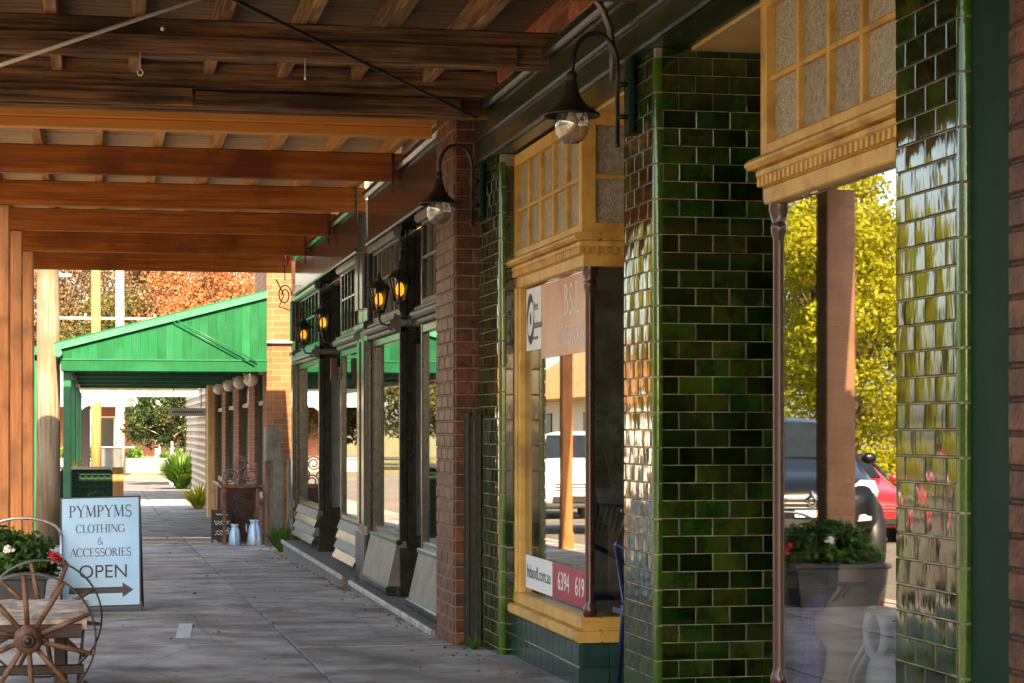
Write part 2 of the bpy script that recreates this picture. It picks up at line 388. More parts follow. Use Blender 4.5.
def bond(kind, name, m, parent, face, fixed, a0, a1, z0, z1, w, h, gap, zlo=-9, zhi=9, tilt=.006, amax=None, header=False, phase=0):
    """face 'x': wall looks to -x at x=fixed, runs along y. face 'y': wall looks to -y at y=fixed, runs along x"""
    rest = MB(); row = 0; z = z0
    while z + h * .5 < z1:
        hh = min(h, z1 - z)
        st = a0 - ((row + phase) % 2) * (w + gap) / 2 - rng.uniform(0, .0)
        while st < a1 - .012:
            s0, s1 = max(st, a0), min(st + w, a1)
            if s1 - s0 > .02:
                zc, ac, ww = z + hh / 2, (s0 + s1) / 2, s1 - s0
                if zlo <= zc <= zhi and (amax is None or ac <= amax):
                    o = link(name, piece_mesh(kind, ww, hh, m), m, parent)
                    t1, t2 = rng.gauss(0, tilt), rng.gauss(0, tilt)
                    if face == 'x':
                        o.location = (fixed, ac, zc); o.rotation_euler = (0, t1, t2)
                    else:
                        o.location = (ac, fixed, zc); o.rotation_euler = (0, t1, math.pi / 2 + t2)
                elif face == 'x': rest.box(fixed - .009, fixed + .001, s0, s1, z, z + hh)
                else: rest.box(s0, s1, fixed - .009, fixed + .001, z, z + hh)
            st += w + gap
        z += h + gap; row += 1
    if rest.v: stuff(rest.build(name, m, parent))

# ---- foliage
def leafmesh(name, pts, size, m, seed, squash=1., droop=0.):
    r = np.random.default_rng(seed); n = len(pts)
    d = r.normal(size=(n, 3)); d[:, 2] = d[:, 2] * squash - droop; d /= np.linalg.norm(d, axis=1)[:, None] + 1e-9
    e = r.normal(size=(n, 3)); e -= (e * d).sum(1)[:, None] * d; e /= np.linalg.norm(e, axis=1)[:, None] + 1e-9
    s = size * r.uniform(.6, 1.35, n)[:, None]
    v = np.empty((n, 4, 3))
    v[:, 0] = pts - d * s * .6; v[:, 2] = pts + d * s * .6
    v[:, 1] = pts + e * s * .32; v[:, 3] = pts - e * s * .32
    nrm = np.cross(d, e); v[:, 1] += nrm * s * .1; v[:, 3] += nrm * s * .1
    me = bpy.data.meshes.new(name)
    me.vertices.add(n * 4); me.vertices.foreach_set('co', v.reshape(-1))
    me.loops.add(n * 4); me.loops.foreach_set('vertex_index', np.arange(n * 4, dtype=np.int32))
    me.polygons.add(n); me.polygons.foreach_set('loop_start', np.arange(0, n * 4, 4, dtype=np.int32))
    me.polygons.foreach_set('loop_total', np.full(n, 4, dtype=np.int32))
    me.update(); me.validate(); me.materials.append(m)
    return me
def crown_pts(n, rx, ry, rz, nclump, clump, seed, cz=0.):
    r = np.random.default_rng(seed)
    d = r.normal(size=(nclump, 3)); d /= np.linalg.norm(d, axis=1)[:, None]
    rad = r.uniform(.35, 1.0, nclump)[:, None] ** .6
    c = d * rad * np.array([rx, ry, rz]) * r.uniform(.8, 1.1, (nclump, 1))
    k = r.integers(0, nclump, n); w = r.uniform(.6, 1.3, nclump)[k][:, None]
    q = r.normal(size=(n, 3)); q /= np.linalg.norm(q, axis=1)[:, None]
    p = c[k] + q * (r.uniform(0, 1, (n, 1)) ** .45) * clump * w * np.array([1, 1, .75])
    p[:, 2] += cz
    return p, c + np.array([0, 0, cz])
def tree(name, label, loc, h, rx, rz, leaf, barkm, n=6000, size=.16, nclump=40, clump=.7, seed=1, group=None, trunk_r=.16, cz=None, branch=26):
    t = thing(name, label, 'tree', loc, group)
    cz = cz if cz is not None else h - rz
    p, c = crown_pts(n, rx, rx, rz, nclump, clump, seed, cz)
    p = p[p[:, 2] > .15]
    L = Vector(loc)
    o = link('crown', leafmesh('crown', p + np.array(loc), size, leaf, seed + 1), leaf, t)
    k = MB(); r = random.Random(seed)
    top = cz + rz * .5
    lean = Vector((r.uniform(-.2, .2), r.uniform(-.2, .2), 0))
    tp = [L + Vector((0, 0, -.15)), L + lean * .3 + Vector((0, 0, cz * .4)), L + lean * .8 + Vector((0, 0, cz)), L + lean + Vector((0, 0, top))]
    k.tube(tp, [trunk_r * 1.25, trunk_r, trunk_r * .7, trunk_r * .15], n=8)
    for i in range(min(branch, len(c))):
        q = L + Vector(c[i]); f = r.uniform(.35, .8); b0 = L + lean * f + Vector((0, 0, min(max(cz * .45, c[i][2] * .6), top)))
        mid = (b0 + q) / 2 + Vector((r.uniform(-.2, .2), r.uniform(-.2, .2), r.uniform(0, .3)))
        k.tube([b0, mid, q], [trunk_r * .35, trunk_r * .2, trunk_r * .06], n=5)
    k.build('trunk', barkm, t)
    return t
def bush(name, label, loc, rx, ry, h, leaf, n=900, size=.08, seed=1, group=None, spiky=False, stem=True):
    t = thing(name, label, 'shrub', loc, group)
    r = np.random.default_rng(seed)
    if spiky:                              # arching strap leaves from the base
        k = MB()
        for i in range(n):
            a = r.uniform(0, 2 * math.pi); ln = h * r.uniform(.7, 1.3); out = r.uniform(.25, 1.)
            b = Vector(loc) + Vector((math.cos(a) * .12 * rx, math.sin(a) * .12 * ry, -.02))
            w = Vector((-math.sin(a), math.cos(a), 0)) * size * .5
            pr = b - w; pl = b + w
            for j in range(1, 5):
                u = j / 4; q = b + Vector((math.cos(a) * rx * out * u ** 1.3, math.sin(a) * ry * out * u ** 1.3, ln * (u - .45 * out * u * u * 1.1)))
                ww = w * (1 - u * .85)
                i0 = len(k.v); k.v += [tuple(pr), tuple(pl), tuple(q + ww), tuple(q - ww)]; k.f.append((i0, i0 + 1, i0 + 2, i0 + 3)); k.sm.append(False)
                pl = q + ww; pr = q - ww
        k.build('foliage', leaf, t)
    else:
        p, c = crown_pts(n, rx * .8, ry * .8, h * .42, 22, .3 * max(rx, h * .4), seed, h * .5)
        p = p[p[:, 2] > .01]
        link('foliage', leafmesh('foliage', p + np.array(loc), size, leaf, seed), leaf, t)
        if stem:
            k = MB()
            for q in c[:10]: k.tube([Vector(loc) + Vector((0, 0, -.03)), Vector(loc) + Vector(q) * .5, Vector(loc) + Vector(q)], [.014, .01, .004], n=5)
            k.build('stem', bark, t)
    return t

# ---- lettering
def text_mesh(body, size, m, name='lettering', parent=None, ex=0.0005, align='CENTER', sx=1.):
    c = bpy.data.curves.new('t', 'FONT'); c.body = body; c.size = size; c.align_x = align; c.align_y = 'CENTER'; c.extrude = ex
    o = bpy.data.objects.new('t', c); COL.objects.link(o)
    dg = bpy.context.evaluated_depsgraph_get(); me = bpy.data.meshes.new_from_object(o.evaluated_get(dg))
    bpy.data.objects.remove(o)
    me.materials.clear(); me.materials.append(m)
    for v in me.vertices: v.co.x *= sx
    return link(name, me, m, parent)
TK, TN = .135, .055
def arc(cx, cy, rx, ry, a0, a1, n=14): return [(cx + rx * math.cos(R(a0 + (a1 - a0) * i / n)), cy + ry * math.sin(R(a0 + (a1 - a0) * i / n))) for i in range(n + 1)]
def glyph(ch):
    st = []                                # (polyline, width or (w0, w1)), advance
    L = lambda a, b, w: st.append(([a, b], w))
    def serif(x, y, w=.2): st.append(([(x - w / 2, y), (x + w / 2, y)], .04))
    def stem(x): L((x, 0), (x, 1), TK); serif(x, .02, .3); serif(x, .98, .3)
    def rnd(cx, cy, rx, ry, a0, a1): st.append((arc(cx, cy, rx, ry, a0, a1, 22), 'round'))
    adv = .8
    if ch == 'P': stem(.17); rnd(.2, .73, .36, .25, 92, -92); adv = .68
    elif ch == 'R': stem(.17); rnd(.2, .75, .33, .23, 92, -92); L((.32, .52), (.7, .0), TK); serif(.7, .02, .16); adv = .78
    elif ch == 'B': stem(.17); rnd(.2, .76, .3, .22, 92, -92); rnd(.2, .28, .38, .27, 92, -92); adv = .7
    elif ch == 'Y': L((.08, 1), (.4, .48), TK); L((.72, 1), (.4, .48), TN); L((.4, 0), (.4, .5), TK); serif(.4, .02, .3); serif(.08, .98, .26); serif(.72, .98, .22); adv = .78
    elif ch == 'V': L((.08, 1), (.42, .02), TK); L((.76, 1), (.42, .02), TN); serif(.08, .98, .26); serif(.76, .98, .22); adv = .8
    elif ch == 'M': L((.15, 0), (.19, 1), TN); L((.19, 1), (.5, .05), TK); L((.5, .05), (.83, 1), TN); L((.83, 1), (.87, 0), TK); serif(.15, .02, .24); serif(.87, .02, .28); serif(.16, .98, .2); serif(.87, .98, .2); adv = 1.03
    elif ch == 'N': L((.15, 0), (.15, 1), TN); L((.15, 1), (.78, .02), TK); L((.78, 0), (.78, 1), TN); serif(.15, .02, .24); serif(.78, .98, .24); serif(.1, .98, .2); adv = .93
    elif ch == 'A': L((.08, 0), (.42, 1), TN); L((.42, 1), (.76, 0), TK); L((.2, .34), (.62, .34), .05); serif(.08, .02, .22); serif(.76, .02, .26); adv = .83
    elif ch == 'H': stem(.17); stem(.76); L((.17, .52), (.76, .52), .05); adv = .93
    elif ch == 'I': stem(.2); adv = .4
    elif ch == 'L': stem(.17); L((.17, .02), (.62, .02), .05); L((.61, .0), (.63, .22), .045); adv = .66
    elif ch == 'E': stem(.17); L((.17, .025), (.62, .025), .05); L((.17, .975), (.6, .975), .05); L((.17, .52), (.48, .52), .05); L((.6, 1), (.6, .8), .045); L((.62, 0), (.63, .22), .045); L((.48, .43), (.48, .61), .04); adv = .69
    elif ch == 'T': L((.37, 0), (.37, 1), TK); serif(.37, .02, .3); L((.03, .975), (.71, .975), .05); L((.04, 1), (.04, .78), .045); L((.7, 1), (.7, .78), .045); adv = .74
    elif ch == 'K': stem(.17); L((.24, .48), (.7, .98), TN); L((.36, .6), (.76, .02), TK); serif(.76, .02, .2); serif(.7, .98, .2); adv = .8
    elif ch == 'O': rnd(.45, .5, .39, .49, 0, 360); adv = .9
    elif ch == 'C': rnd(.45, .5, .39, .49, 45, 315); L((.74, .98), (.74, .72), .045); adv = .84
    elif ch == 'G': rnd(.45, .5, .39, .49, 45, 320); L((.74, .98), (.74, .72), .045); L((.78, .05), (.78, .42), TK * .9); serif(.78, .42, .26); adv = .92
    elif ch == 'S': st.append((arc(.34, .74, .22, .24, 35, 270, 14) + arc(.34, .25, .25, .25, 88, -145, 14), .1)); L((.53, .98), (.53, .74), .04); L((.09, .02), (.09, .27), .04); adv = .66
    elif ch == '&': st.append((arc(.36, .75, .17, .22, -40, 220, 14) + [(.3, .55), (.62, .22), (.86, 0)], .09)); st.append((arc(.34, .26, .26, .26, 110, 310, 14) + [(.7, .3), (.78, .5)], .08)); adv = .95
    else: adv = .38
    return st, adv
def serif_text(txt, h, m, wscale=1., depth=0.):
    """letters with thick and thin strokes in the x-z plane, facing -y, centred on the origin, as flat print"""
    k = MB(); x = 0; q = 0
    total = sum(glyph(c)[1] for c in txt) * wscale
    for c in txt:
        st, adv = glyph(c)
        for poly, w in st:
            q += 1
            L = []; Rr = []
            for i, (px, py) in enumerate(poly):
                a = poly[max(i - 1, 0)]; b = poly[min(i + 1, len(poly) - 1)]
                if w == 'round' and len(poly) > 4 and poly[0] == poly[-1]: pass
                dx, dy = b[0] - a[0], b[1] - a[1]; ln = math.hypot(dx, dy) or 1
                nx, ny = -dy / ln, dx / ln
                ww = (.05 + .1 * abs(nx) ** 1.5) if w == 'round' else w
                L.append((px + nx * ww / 2, py + ny * ww / 2)); Rr.append((px - nx * ww / 2, py - ny * ww / 2))
            for i in range(len(poly) - 1):
                i0 = len(k.v); yy = -.00008 * (q % 9)
                for pt in (L[i], Rr[i], Rr[i + 1], L[i + 1]):
                    k.v.append((((x + pt[0] * wscale) - total / 2) * h, yy, (pt[1] - .5) * h))
                k.f.append((i0, i0 + 1, i0 + 2, i0 + 3)); k.sm.append(False)
        x += adv * wscale
    return k

# ============================================================ THE SETTING
YS = [-60, 45, 420]
def strip(name, x0, x1, dz, m, ys=YS, parent=None):
    k = MB()
    for y in ys: k.v += [(x0, y, g(y) + dz), (x1, y, g(y) + dz)]
    for i in range(len(ys) - 1): k.f.append((2 * i, 2 * i + 1, 2 * i + 3, 2 * i + 2)); k.sm.append(False)
    return k.build(name, m, parent)
struct(strip('ground', -500, 500, -.30, earth, [-300, -60, 45, 900]))
struct(strip('road', -17.2, -1.45, -.15, asphalt, [-60, 45, 88]))
cross = MB(); cross.v = [(-90, 76, g(76) - .146), (90, 76, g(76) - .146), (90, 92, g(76) - .146), (-90, 92, g(76) - .146)]; cross.f = [(0, 1, 2, 3)]; cross.sm = [False]
struct(cross.build('cross_road', asphalt))
fp = struct(strip('footpath', -1.30, 2.9, -.02, conc_dark, [-20, 45, 76]))
fpo = struct(strip('opposite_footpath', -21.5, -17.4, 0.0, conc_kerb, [-60, 45, 76]))
def kerb(name, x0, x1):
    k = MB()
    for a, b in ((-60, 45), (45, 76)):
        k.quadbox([(x0, a, g(a) - .3), (x1, a, g(a) - .3), (x1, b, g(b) - .3), (x0, b, g(b) - .3), (x0, a, g(a) + .004), (x1, a, g(a) + .004), (x1, b, g(b) + .004), (x0, b, g(b) + .004)])
    return struct(k.build(name, conc_kerb))
kerb('kerb', -1.47, -1.302); kerb('opposite_kerb', -17.4, -17.2)
# concrete slabs of the footpath
cols = [(-1.295, -.12), (-.108, 1.23), (1.242, 2.75)]
P = 2.42; sl = g(13) - g(12)
for ci, (a, b) in enumerate(cols):
    me = None
    for row in range(27):
        y0 = 4.3 - .35 * ci + row * P
        if y0 + P > 66: break
        y1 = y0 + P - .007
        if y0 < 45 < y1 or me is None or y0 >= 45:
            k = MB(); L = y1 - y0
            z0, z1 = 0, (g(y1) - g(y0))
            bv = .006
            k.quadbox([(a, 0, -.05), (b, 0, -.05), (b, L, z1 - .05), (a, L, z1 - .05), (a + bv, bv, z0), (b - bv, bv, z0), (b - bv, L - bv, z1), (a + bv, L - bv, z1)])
            mm = k.mesh('slab'); mm.materials.append(concrete)
            if y0 < 45 < y1 or y0 >= 45: use = mm
            else: me = mm; use = mm
        else: use = me
        o = link('slab', use, concrete, fp, loc=(0, y0, g(y0) + rng.uniform(-.0025, .0025)))
mk = MB(); 
for (xa, ya, xb, yb, w) in ((.55, 14.15, .62, 15.35, .05),):
    mk.quadbox([(xa - w, ya, g(ya) + .003), (xa + w, ya, g(ya) + .003), (xb + w, yb, g(yb) + .003), (xb - w, yb, g(yb) + .003), (xa - w, ya, g(ya) + .005), (xa + w, ya, g(ya) + .005), (xb + w, yb, g(yb) + .005), (xb - w, yb, g(yb) + .005)])
mk.build('paint_mark', M('pale_paint_mark', (.42, .46, .48), (.6, .63, .64), rough=.7, scale=20), fp)

# ============================================================ GREEN TILED SHOPS (two tenancies in one building)
FX, GX = 2.42, 2.55
ag = thing('estate_agency_shop', 'green tiled shopfront with white and crimson window stickers behind yellow bay window', 'shop', (3, 11, g(11)))
cl = thing('clothing_shop', 'green tiled shopfront with dress form and white bag in its bay window', 'shop', (3, 7, g(7)))

# --- pillars
ROWZ = .079
def pillar(parent, y0, y1, x1, zb, zt, near_b=True):
    c = MB().box(FX + .002, x1, y0 + .002, y1 - .002, zb, zt).build('pillar', grout, parent)
    return c
def bull(parent, y, zb, zt, x=FX, zhi=9):
    z = zb
    n = 8; r = .024
    key = 'bull'
    if key not in PC:
        k = MB(); pts = []
        for i in range(n + 1):
            a = math.pi + (math.pi / 2) * i / n         # quarter round on the outer near corner
            pts.append((r * math.cos(a), r * math.sin(a)))
        pts = [(-r, .012)] + pts + [(.012, -r)]
        h = .15
        for (px, py) in pts: k.v += [(px, py, 0), (px, py, h)]
        for i in range(len(pts) - 1): k.f.append((2 * i, 2 * i + 2, 2 * i + 3, 2 * i + 1)); k.sm.append(True)
        pass
        PC[key] = k.mesh('corner_tile'); PC[key].materials.append(bullnose)
    while z < zt - .15:
        o = link('corner_tile', PC[key], bullnose, parent, loc=(x + .018, y + .018, z)); z += .158
ZT = 3.08
# centre pillar (between the two doorways)
p2 = pillar(cl, 8.88, 9.42, 3.35, -.1, ZT)
bond('tile', 'tile', tile_g, p2, 'x', FX + .004, 8.912, 9.42, .04, ZT, .152, .075, .004, zlo=.3)
bond('tile', 'tile', tile_g, p2, 'y', 8.884, 2.452, 3.35, .04, ZT, .152, .075, .004, zlo=.3, amax=3.05)
bull(p2, 8.88, .04, ZT)
# near pillar
p3 = pillar(cl, 5.54, 6.04, 2.95, -.1, ZT)
bond('tile', 'tile', tile_g, p3, 'x', FX + .004, 5.572, 6.04, .04, ZT, .152, .075, .004, zlo=.62, zhi=2.68)
bull(p3, 5.54, .04, ZT)
# far pillar
p1 = pillar(ag, 12.5, 13.22, 2.9, -.1, ZT)
bond('tile', 'tile', tile_g, p1, 'x', FX + .004, 12.532, 13.2, -.049, ZT, .152, .075, .004)
bond('tile', 'tile', tile_g, p1, 'y', 12.504, 2.452, 2.56, -.127, ZT, .108, .152, .005)
bull(p1, 12.5, -.12, ZT)
# bottle-green boards beside the outer pillars
BB('side_board', strip_g, cl, 2.44, 2.6, 4.905, 5.537, -.1, 3.08)
# bricks: near pier, far pier and the wall above the fascia
near_pier = thing('brick_pier', 'red brick pier with dark mortar beside bottle green board', 'pier', (2.3, 4.5, g(4.5)), 'brick piers beside the tiled shops')
c = MB().box(2.272, 2.9, 3.0, 4.9, -.1, 6.2).build('core', M('dark_mortar', (.05, .03, .025), (.09, .055, .045), rough=.9, scale=30), near_pier)
bond('brick', 'brick', brick_m, c, 'x', 2.274, 3.0, 4.9, 0, 6, .23, .076, .010, zlo=.5, zhi=2.75, tilt=.01)
far_pier = thing('brick_pier', 'painted red brick pier between black shopfront and tiled pillar', 'pier', (2.3, 13.5, g(13.5)), 'brick piers beside the tiled shops')
c = MB().box(2.262, 2.9, 13.225, 13.95, -.1, 6.2).build('core', M('brown_mortar', (.17, .12, .08), (.26, .19, .13), rough=.9, scale=30, bump=.3), far_pier)
bond('brick', 'brick', brick_m, c, 'x', 2.264, 13.23, 13.945, -.02, 6, .23, .076, .010, zhi=3.6, tilt=.012)
bond('brick', 'brick', brick_m, c, 'y', 13.228, 2.266, 2.415, -.02, 6, .225, .076, .010, zhi=3.6, tilt=.01)
# fascia with mouldings
for par, a, b in ((cl, 4.91, 9.148), (ag, 9.152, 13.222)):
    f = MB().box(2.40, 2.58, a, b, 3.083, 3.46).build('fascia', fascia_g, par)
    BB('moulding', fascia_g, f, 2.355, 2.401, a, b, 3.40, 3.47, b=.015)
    BB('moulding', fascia_g, f, 2.375, 2.401, a, b, 3.235, 3.262, b=.008)
    BB('moulding', fascia_g, f, 2.365, 2.401, a, b, 3.083, 3.12, b=.01)
    w = MB().box(2.452, 2.75, a, b, 3.462, 6.2).build('upper_wall', mortar, par)
    bond('brick', 'brick', brick_w, w, 'x', 2.452, max(a, 7), b, 3.47, 6, .23, .076, .010, zhi=4.1, tilt=.01)
    B('soffit', cream, par, 2.586, 3.75, a, b, 3.07, 3.13)
    # room behind
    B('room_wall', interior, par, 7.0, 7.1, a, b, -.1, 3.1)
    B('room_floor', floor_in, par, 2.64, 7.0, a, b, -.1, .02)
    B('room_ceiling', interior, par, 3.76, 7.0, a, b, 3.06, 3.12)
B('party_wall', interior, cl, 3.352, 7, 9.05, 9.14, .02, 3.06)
B('party_wall', interior, ag, 2.91, 7, 13.0, 13.2, .02, 3.06)
B('party_wall', interior, cl, 2.96, 7, 4.92, 5.1, .02, 3.06)
MB().box(2.9, 8, -12, 13.9, 6.15, 6.3).build('roof', steel, cl)

# --- bay windows. The corner stands at the doorway; mir=+1 corner on the near side, -1 on the far side
def bay(parent, yc, ye, mir):
    s = 1 if ye > yc else -1
    def ybox(k, x0, x1, ya, yb, z0, z1, bev=None):
        a, b = min(ya, yb), max(ya, yb)
        (k.bevbox(x0, x1, a, b, z0, z1, bev) if bev else k.box(x0, x1, a, b, z0, z1))
    XR = 3.72
    # tiled base
    k = MB(); ybox(k, GX - .055, XR, yc - s * .055, ye, -.1, .255); base = k.build('base', tile_base, parent)
    for row in range(2):
        for t in range(12):
            a = yc - s * .053 + s * t * .156; b = a + s * .152
            if (b - ye) * s > 0: b = ye - s * .002
            if (b - a) * s < .03: continue
            o = link('tile', piece_mesh('tile', abs(b - a), .122, tile_base), tile_base, base, loc=(GX - .054, (a + b) / 2, .06 + row * .126))
    if mir > 0:
        for row in range(2):
            for t in range(6):
                o = link('tile', piece_mesh('tile', .152, .122, tile_base), tile_base, base, loc=(GX + .025 + t * .156, yc - s * .054, .06 + row * .126), rot=(0, 0, math.pi / 2))
    # sill
    k = MB()
    ybox(k, GX - .085, GX + .06, yc - s * .085, ye, .255, .315, .012); ybox(k, GX - .05, GX + .06, yc - s * .05, ye, .3152, .385, .012)
    ybox(k, GX + .0601, XR, yc - s * .085, yc + s * .06, .2552, .3148); ybox(k, GX + .0601, XR, yc - s * .05, yc + s * .06, .3154, .3848)
    k.build('sill', yellow, parent)
    # display floor and back panel
    k = MB(); ybox(k, GX + .0605, XR - .05, yc + s * .0605, ye, .24, .335); k.build('display_floor', M('display_cloth', (.045, .045, .05), (.06, .06, .065), rough=.9), parent)
    # corner column
    cx, cy = GX + .012, yc + s * .012
    MB().lathe([(.03, .385), (.036, .39), (.036, .43), (.028, .45), (.026, .47), (.025, 2.1), (.027, 2.12), (.034, 2.14), (.034, 2.17), (.03, 2.18), (.042, 2.22), (.042, 2.25)], (cx, cy, 0), 18).build('column', colm, parent)
    # end jamb
    k = MB(); ybox(k, GX - .03, GX + .05, ye - s * .085, ye - s * .003, .3855, 2.25, .01); ybox(k, GX - .045, GX + .0, ye - s * .04, ye - s * .0035, .386, 2.2495, .01); k.build('jamb', yellow, parent)
    # glass panes
    k = MB(); ybox(k, GX + .008, GX + .014, yc + s * .03, ye - s * .085, .385, 2.25); k.build('pane', GL, parent)
    k = MB(); ybox(k, GX + .035, XR, yc + s * .008, yc + s * .014, .385, 2.25); k.build('pane', GL, parent)
    # cornice with dentils
    k = MB()
    e = ye - s * .001
    ybox(k, GX - .035, GX + .05, yc - s * .035, e, 2.2502, 2.315, .006)
    ybox(k, GX + .0502, XR, yc - s * .035, yc + s * .05, 2.2504, 2.3148)
    ybox(k, GX - .06, GX + .05, yc - s * .06, e, 2.352, 2.385, .008); ybox(k, GX - .095, GX + .05, yc - s * .095, e, 2.3852, 2.425, .014)
    ybox(k, GX + .0504, XR, yc - s * .06, yc + s * .05, 2.3522, 2.3848); ybox(k, GX + .0506, XR, yc - s * .095, yc + s * .05, 2.3854, 2.4248)
    ybox(k, GX - .036, GX + .05, yc - s * .036, e, 2.3152, 2.3518); ybox(k, GX + .0508, XR, yc - s * .036, yc + s * .05, 2.3154, 2.3516)
    co = k.build('cornice', yellow, parent)
    k = MB(); y = yc - s * .05; i = 0
    while (e - s * .03 - y) * s > 0:
        ybox(k, GX - .058, GX - .0362, y, y + s * .026, 2.318, 2.3516); y += s * .05
    x = GX - .03
    if mir > 0:
        while x < XR - .1: k.box(x, x + .026, yc - s * .058, yc - s * .0364, 2.318, 2.3514) if s < 0 else k.box(x, x + .026, yc - .058, yc - .0364, 2.318, 2.3514); x += .05
    stuff(k.build('dentils', yellow, co))
    # transom lights: frame, bars, panes
    fr = MB(); z0, z1 = 2.4252, 3.068
    ybox(fr, GX - .045, GX + .03, yc - s * .045, yc + s * .03, z0, z1); ybox(fr, GX - .0445, GX + .03, ye - s * .05, ye - s * .002, z0, z1)
    ybox(fr, GX - .044, GX + .03, yc + s * .0302, ye - s * .0502, z0, z0 + .055, .006); ybox(fr, GX - .044, GX + .03, yc + s * .0302, ye - s * .0502, 3.0, z1)
    if mir > 0:
        ybox(fr, GX + .0302, XR, yc - s * .044, yc + s * .03, z0, z0 + .055); ybox(fr, GX + .0302, XR, yc - s * .044, yc + s * .03, 3.0, z1)
        for xx in (GX + .42, GX + .8): ybox(fr, xx, xx + .025, yc - s * .04, yc + s * .02, z0 + .0552, 2.9998)
        ybox(fr, GX + .0304, XR, yc - s * .039, yc + s * .02, 2.715, 2.737)
    frame = fr.build('transom_frame', yellow, parent)
    ya, yb = yc + s * .0302, ye - s * .0502; n = 5; pitch = (yb - ya) / n
    k = MB()
    for i in range(1, n): ybox(k, GX - .038, GX + .02, ya + pitch * i - .011, ya + pitch * i + .011, z0 + .0552, 2.9998, .006)
    for i in range(n): ybox(k, GX - .037, GX + .02, ya + pitch * i + s * .0112 , ya + pitch * (i + 1) - s * .0112, 2.715, 2.737, .006)
    k.build('glazing_bar', yellow, frame)
    for i in range(n):
        for (a, b) in ((z0 + .05, 2.72), (2.732, 3.005)):
            k = MB(); ybox(k, GX - .012, GX - .006, ya + pitch * i, ya + pitch * (i + 1), a, b); k.build('pane', obscure, frame)
    if mir > 0:
        for (xa, xb) in ((GX + .03, GX + .42), (GX + .44, GX + .8), (GX + .82, XR)):
            for (a, b) in ((z0 + .05, 2.72), (2.732, 3.005)):
                k = MB(); ybox(k, xa, xb, yc - .006, yc, a, b); k.build('pane', obscure, frame)
    # boxed ceiling over the display
    k = MB(); ybox(k, GX + .031, XR, yc + s * .051, ye, 2.2506, 2.30); k.build('display_ceiling', cream, parent)
bay(ag, 10.71, 12.498, 1)
bay(cl, 7.60, 5.9, -1)
# doors at the back of the two recesses
for par, a, b in ((ag, 9.43, 10.62), (cl, 7.68, 8.86)):
    k = MB().box(3.70, 3.75, a, a + .14, .02, 2.3).box(3.70, 3.75, b - .14, b, .02, 2.3).box(3.70, 3.75, a + .14, b - .14, .02, .55).box(3.70, 3.75, a + .14, b - .14, 2.15, 2.3).box(3.70, 3.75, a, b, 2.42, 3.06)
    d = k.build('door', colm, par); B('pane', GL, d, 3.722, 3.728, a + .14, b - .14, .55, 2.15)
    MB().tube([(3.66, a + .1, 1.0), (3.66, a + .1, 1.25)], .012).build('door_handle', steel, d)

# --- window vinyls of the agency (flat print on the glass)
SX = GX + .006
def vinyl(name, m, ya, yb, z0, z1): return MB().box(SX - .0012, SX, ya, yb, z0, z1).build(name, m, ag)
def on_glass(o, y, z, off=.0022):
    o.rotation_euler = (R(90), 0, R(-90)); o.location = (SX - off, y, z); return o
v1 = vinyl('logo_sticker', stick_w, 11.93, 12.36, 1.86, 2.235)
# ring emblem: two facing crescents with a dot between
k = MB()
def flatring(k, cy, cz, r0, r1, a0, a1, n=16, sq=.62, taper=False):
    b = len(k.v)
    for i in range(n + 1):
        a = R(a0 + (a1 - a0) * i / n); t = math.sin(math.pi * i / n) if taper else 1
        rr = r1 - (r1 - r0) * t
        for r in (rr, r1): k.v.append((SX - .0024, cy - math.cos(a) * r * sq, cz + math.sin(a) * r))
    for i in range(n): k.f.append((b + 2 * i, b + 2 * i + 1, b + 2 * i + 3, b + 2 * i + 2)); k.sm.append(False)
flatring(k, 12.235, 2.055, .085, .15, 20, 220, taper=True, sq=.7); flatring(k, 12.225, 2.045, .085, .15, 200, 400, taper=True, sq=.7); flatring(k, 12.23, 2.05, .0, .04, 0, 360)
k.build('emblem', ink, v1)
for t, z in (('first', 2.12), ('national', 2.01)):
    on_glass(text_mesh(t, .072, ink, parent=v1, align='LEFT'), 12.13, z); 
on_glass(text_mesh('REAL ESTATE', .024, ink, parent=v1, align='LEFT'), 12.15, 1.93)
v2 = vinyl('livestock_sticker', stick_o, 10.745, 11.92, 1.80, 2.235)
v2.data.materials[0] = stick_o
def serif_on_glass(txt, h, m, y, z, par, ws=1.):
    k = serif_text(txt, h, m, ws); k.v = [(SX - .0024 + v[1], y - v[0], z + v[2]) for v in k.v]
    return k.build('lettering', m, par)
serif_on_glass('B&L', .17, ink_w, 11.12, 2.11, v2); serif_on_glass('LIVESTOCK', .10, ink_w, 11.13, 1.91, v2)
v3 = vinyl('web_sticker', stick_w, 11.62, 12.38, .42, .62); on_glass(text_mesh('fnbandl.com.au', .112, ink, parent=v3), 12.0, .52)
v4 = vinyl('phone_sticker', stick_r, 10.745, 11.619, .42, .62); on_glass(text_mesh('6394', .15, ink_w, parent=v4), 11.33, .52); on_glass(text_mesh('619', .15, ink_w, parent=v4), 10.93, .52)

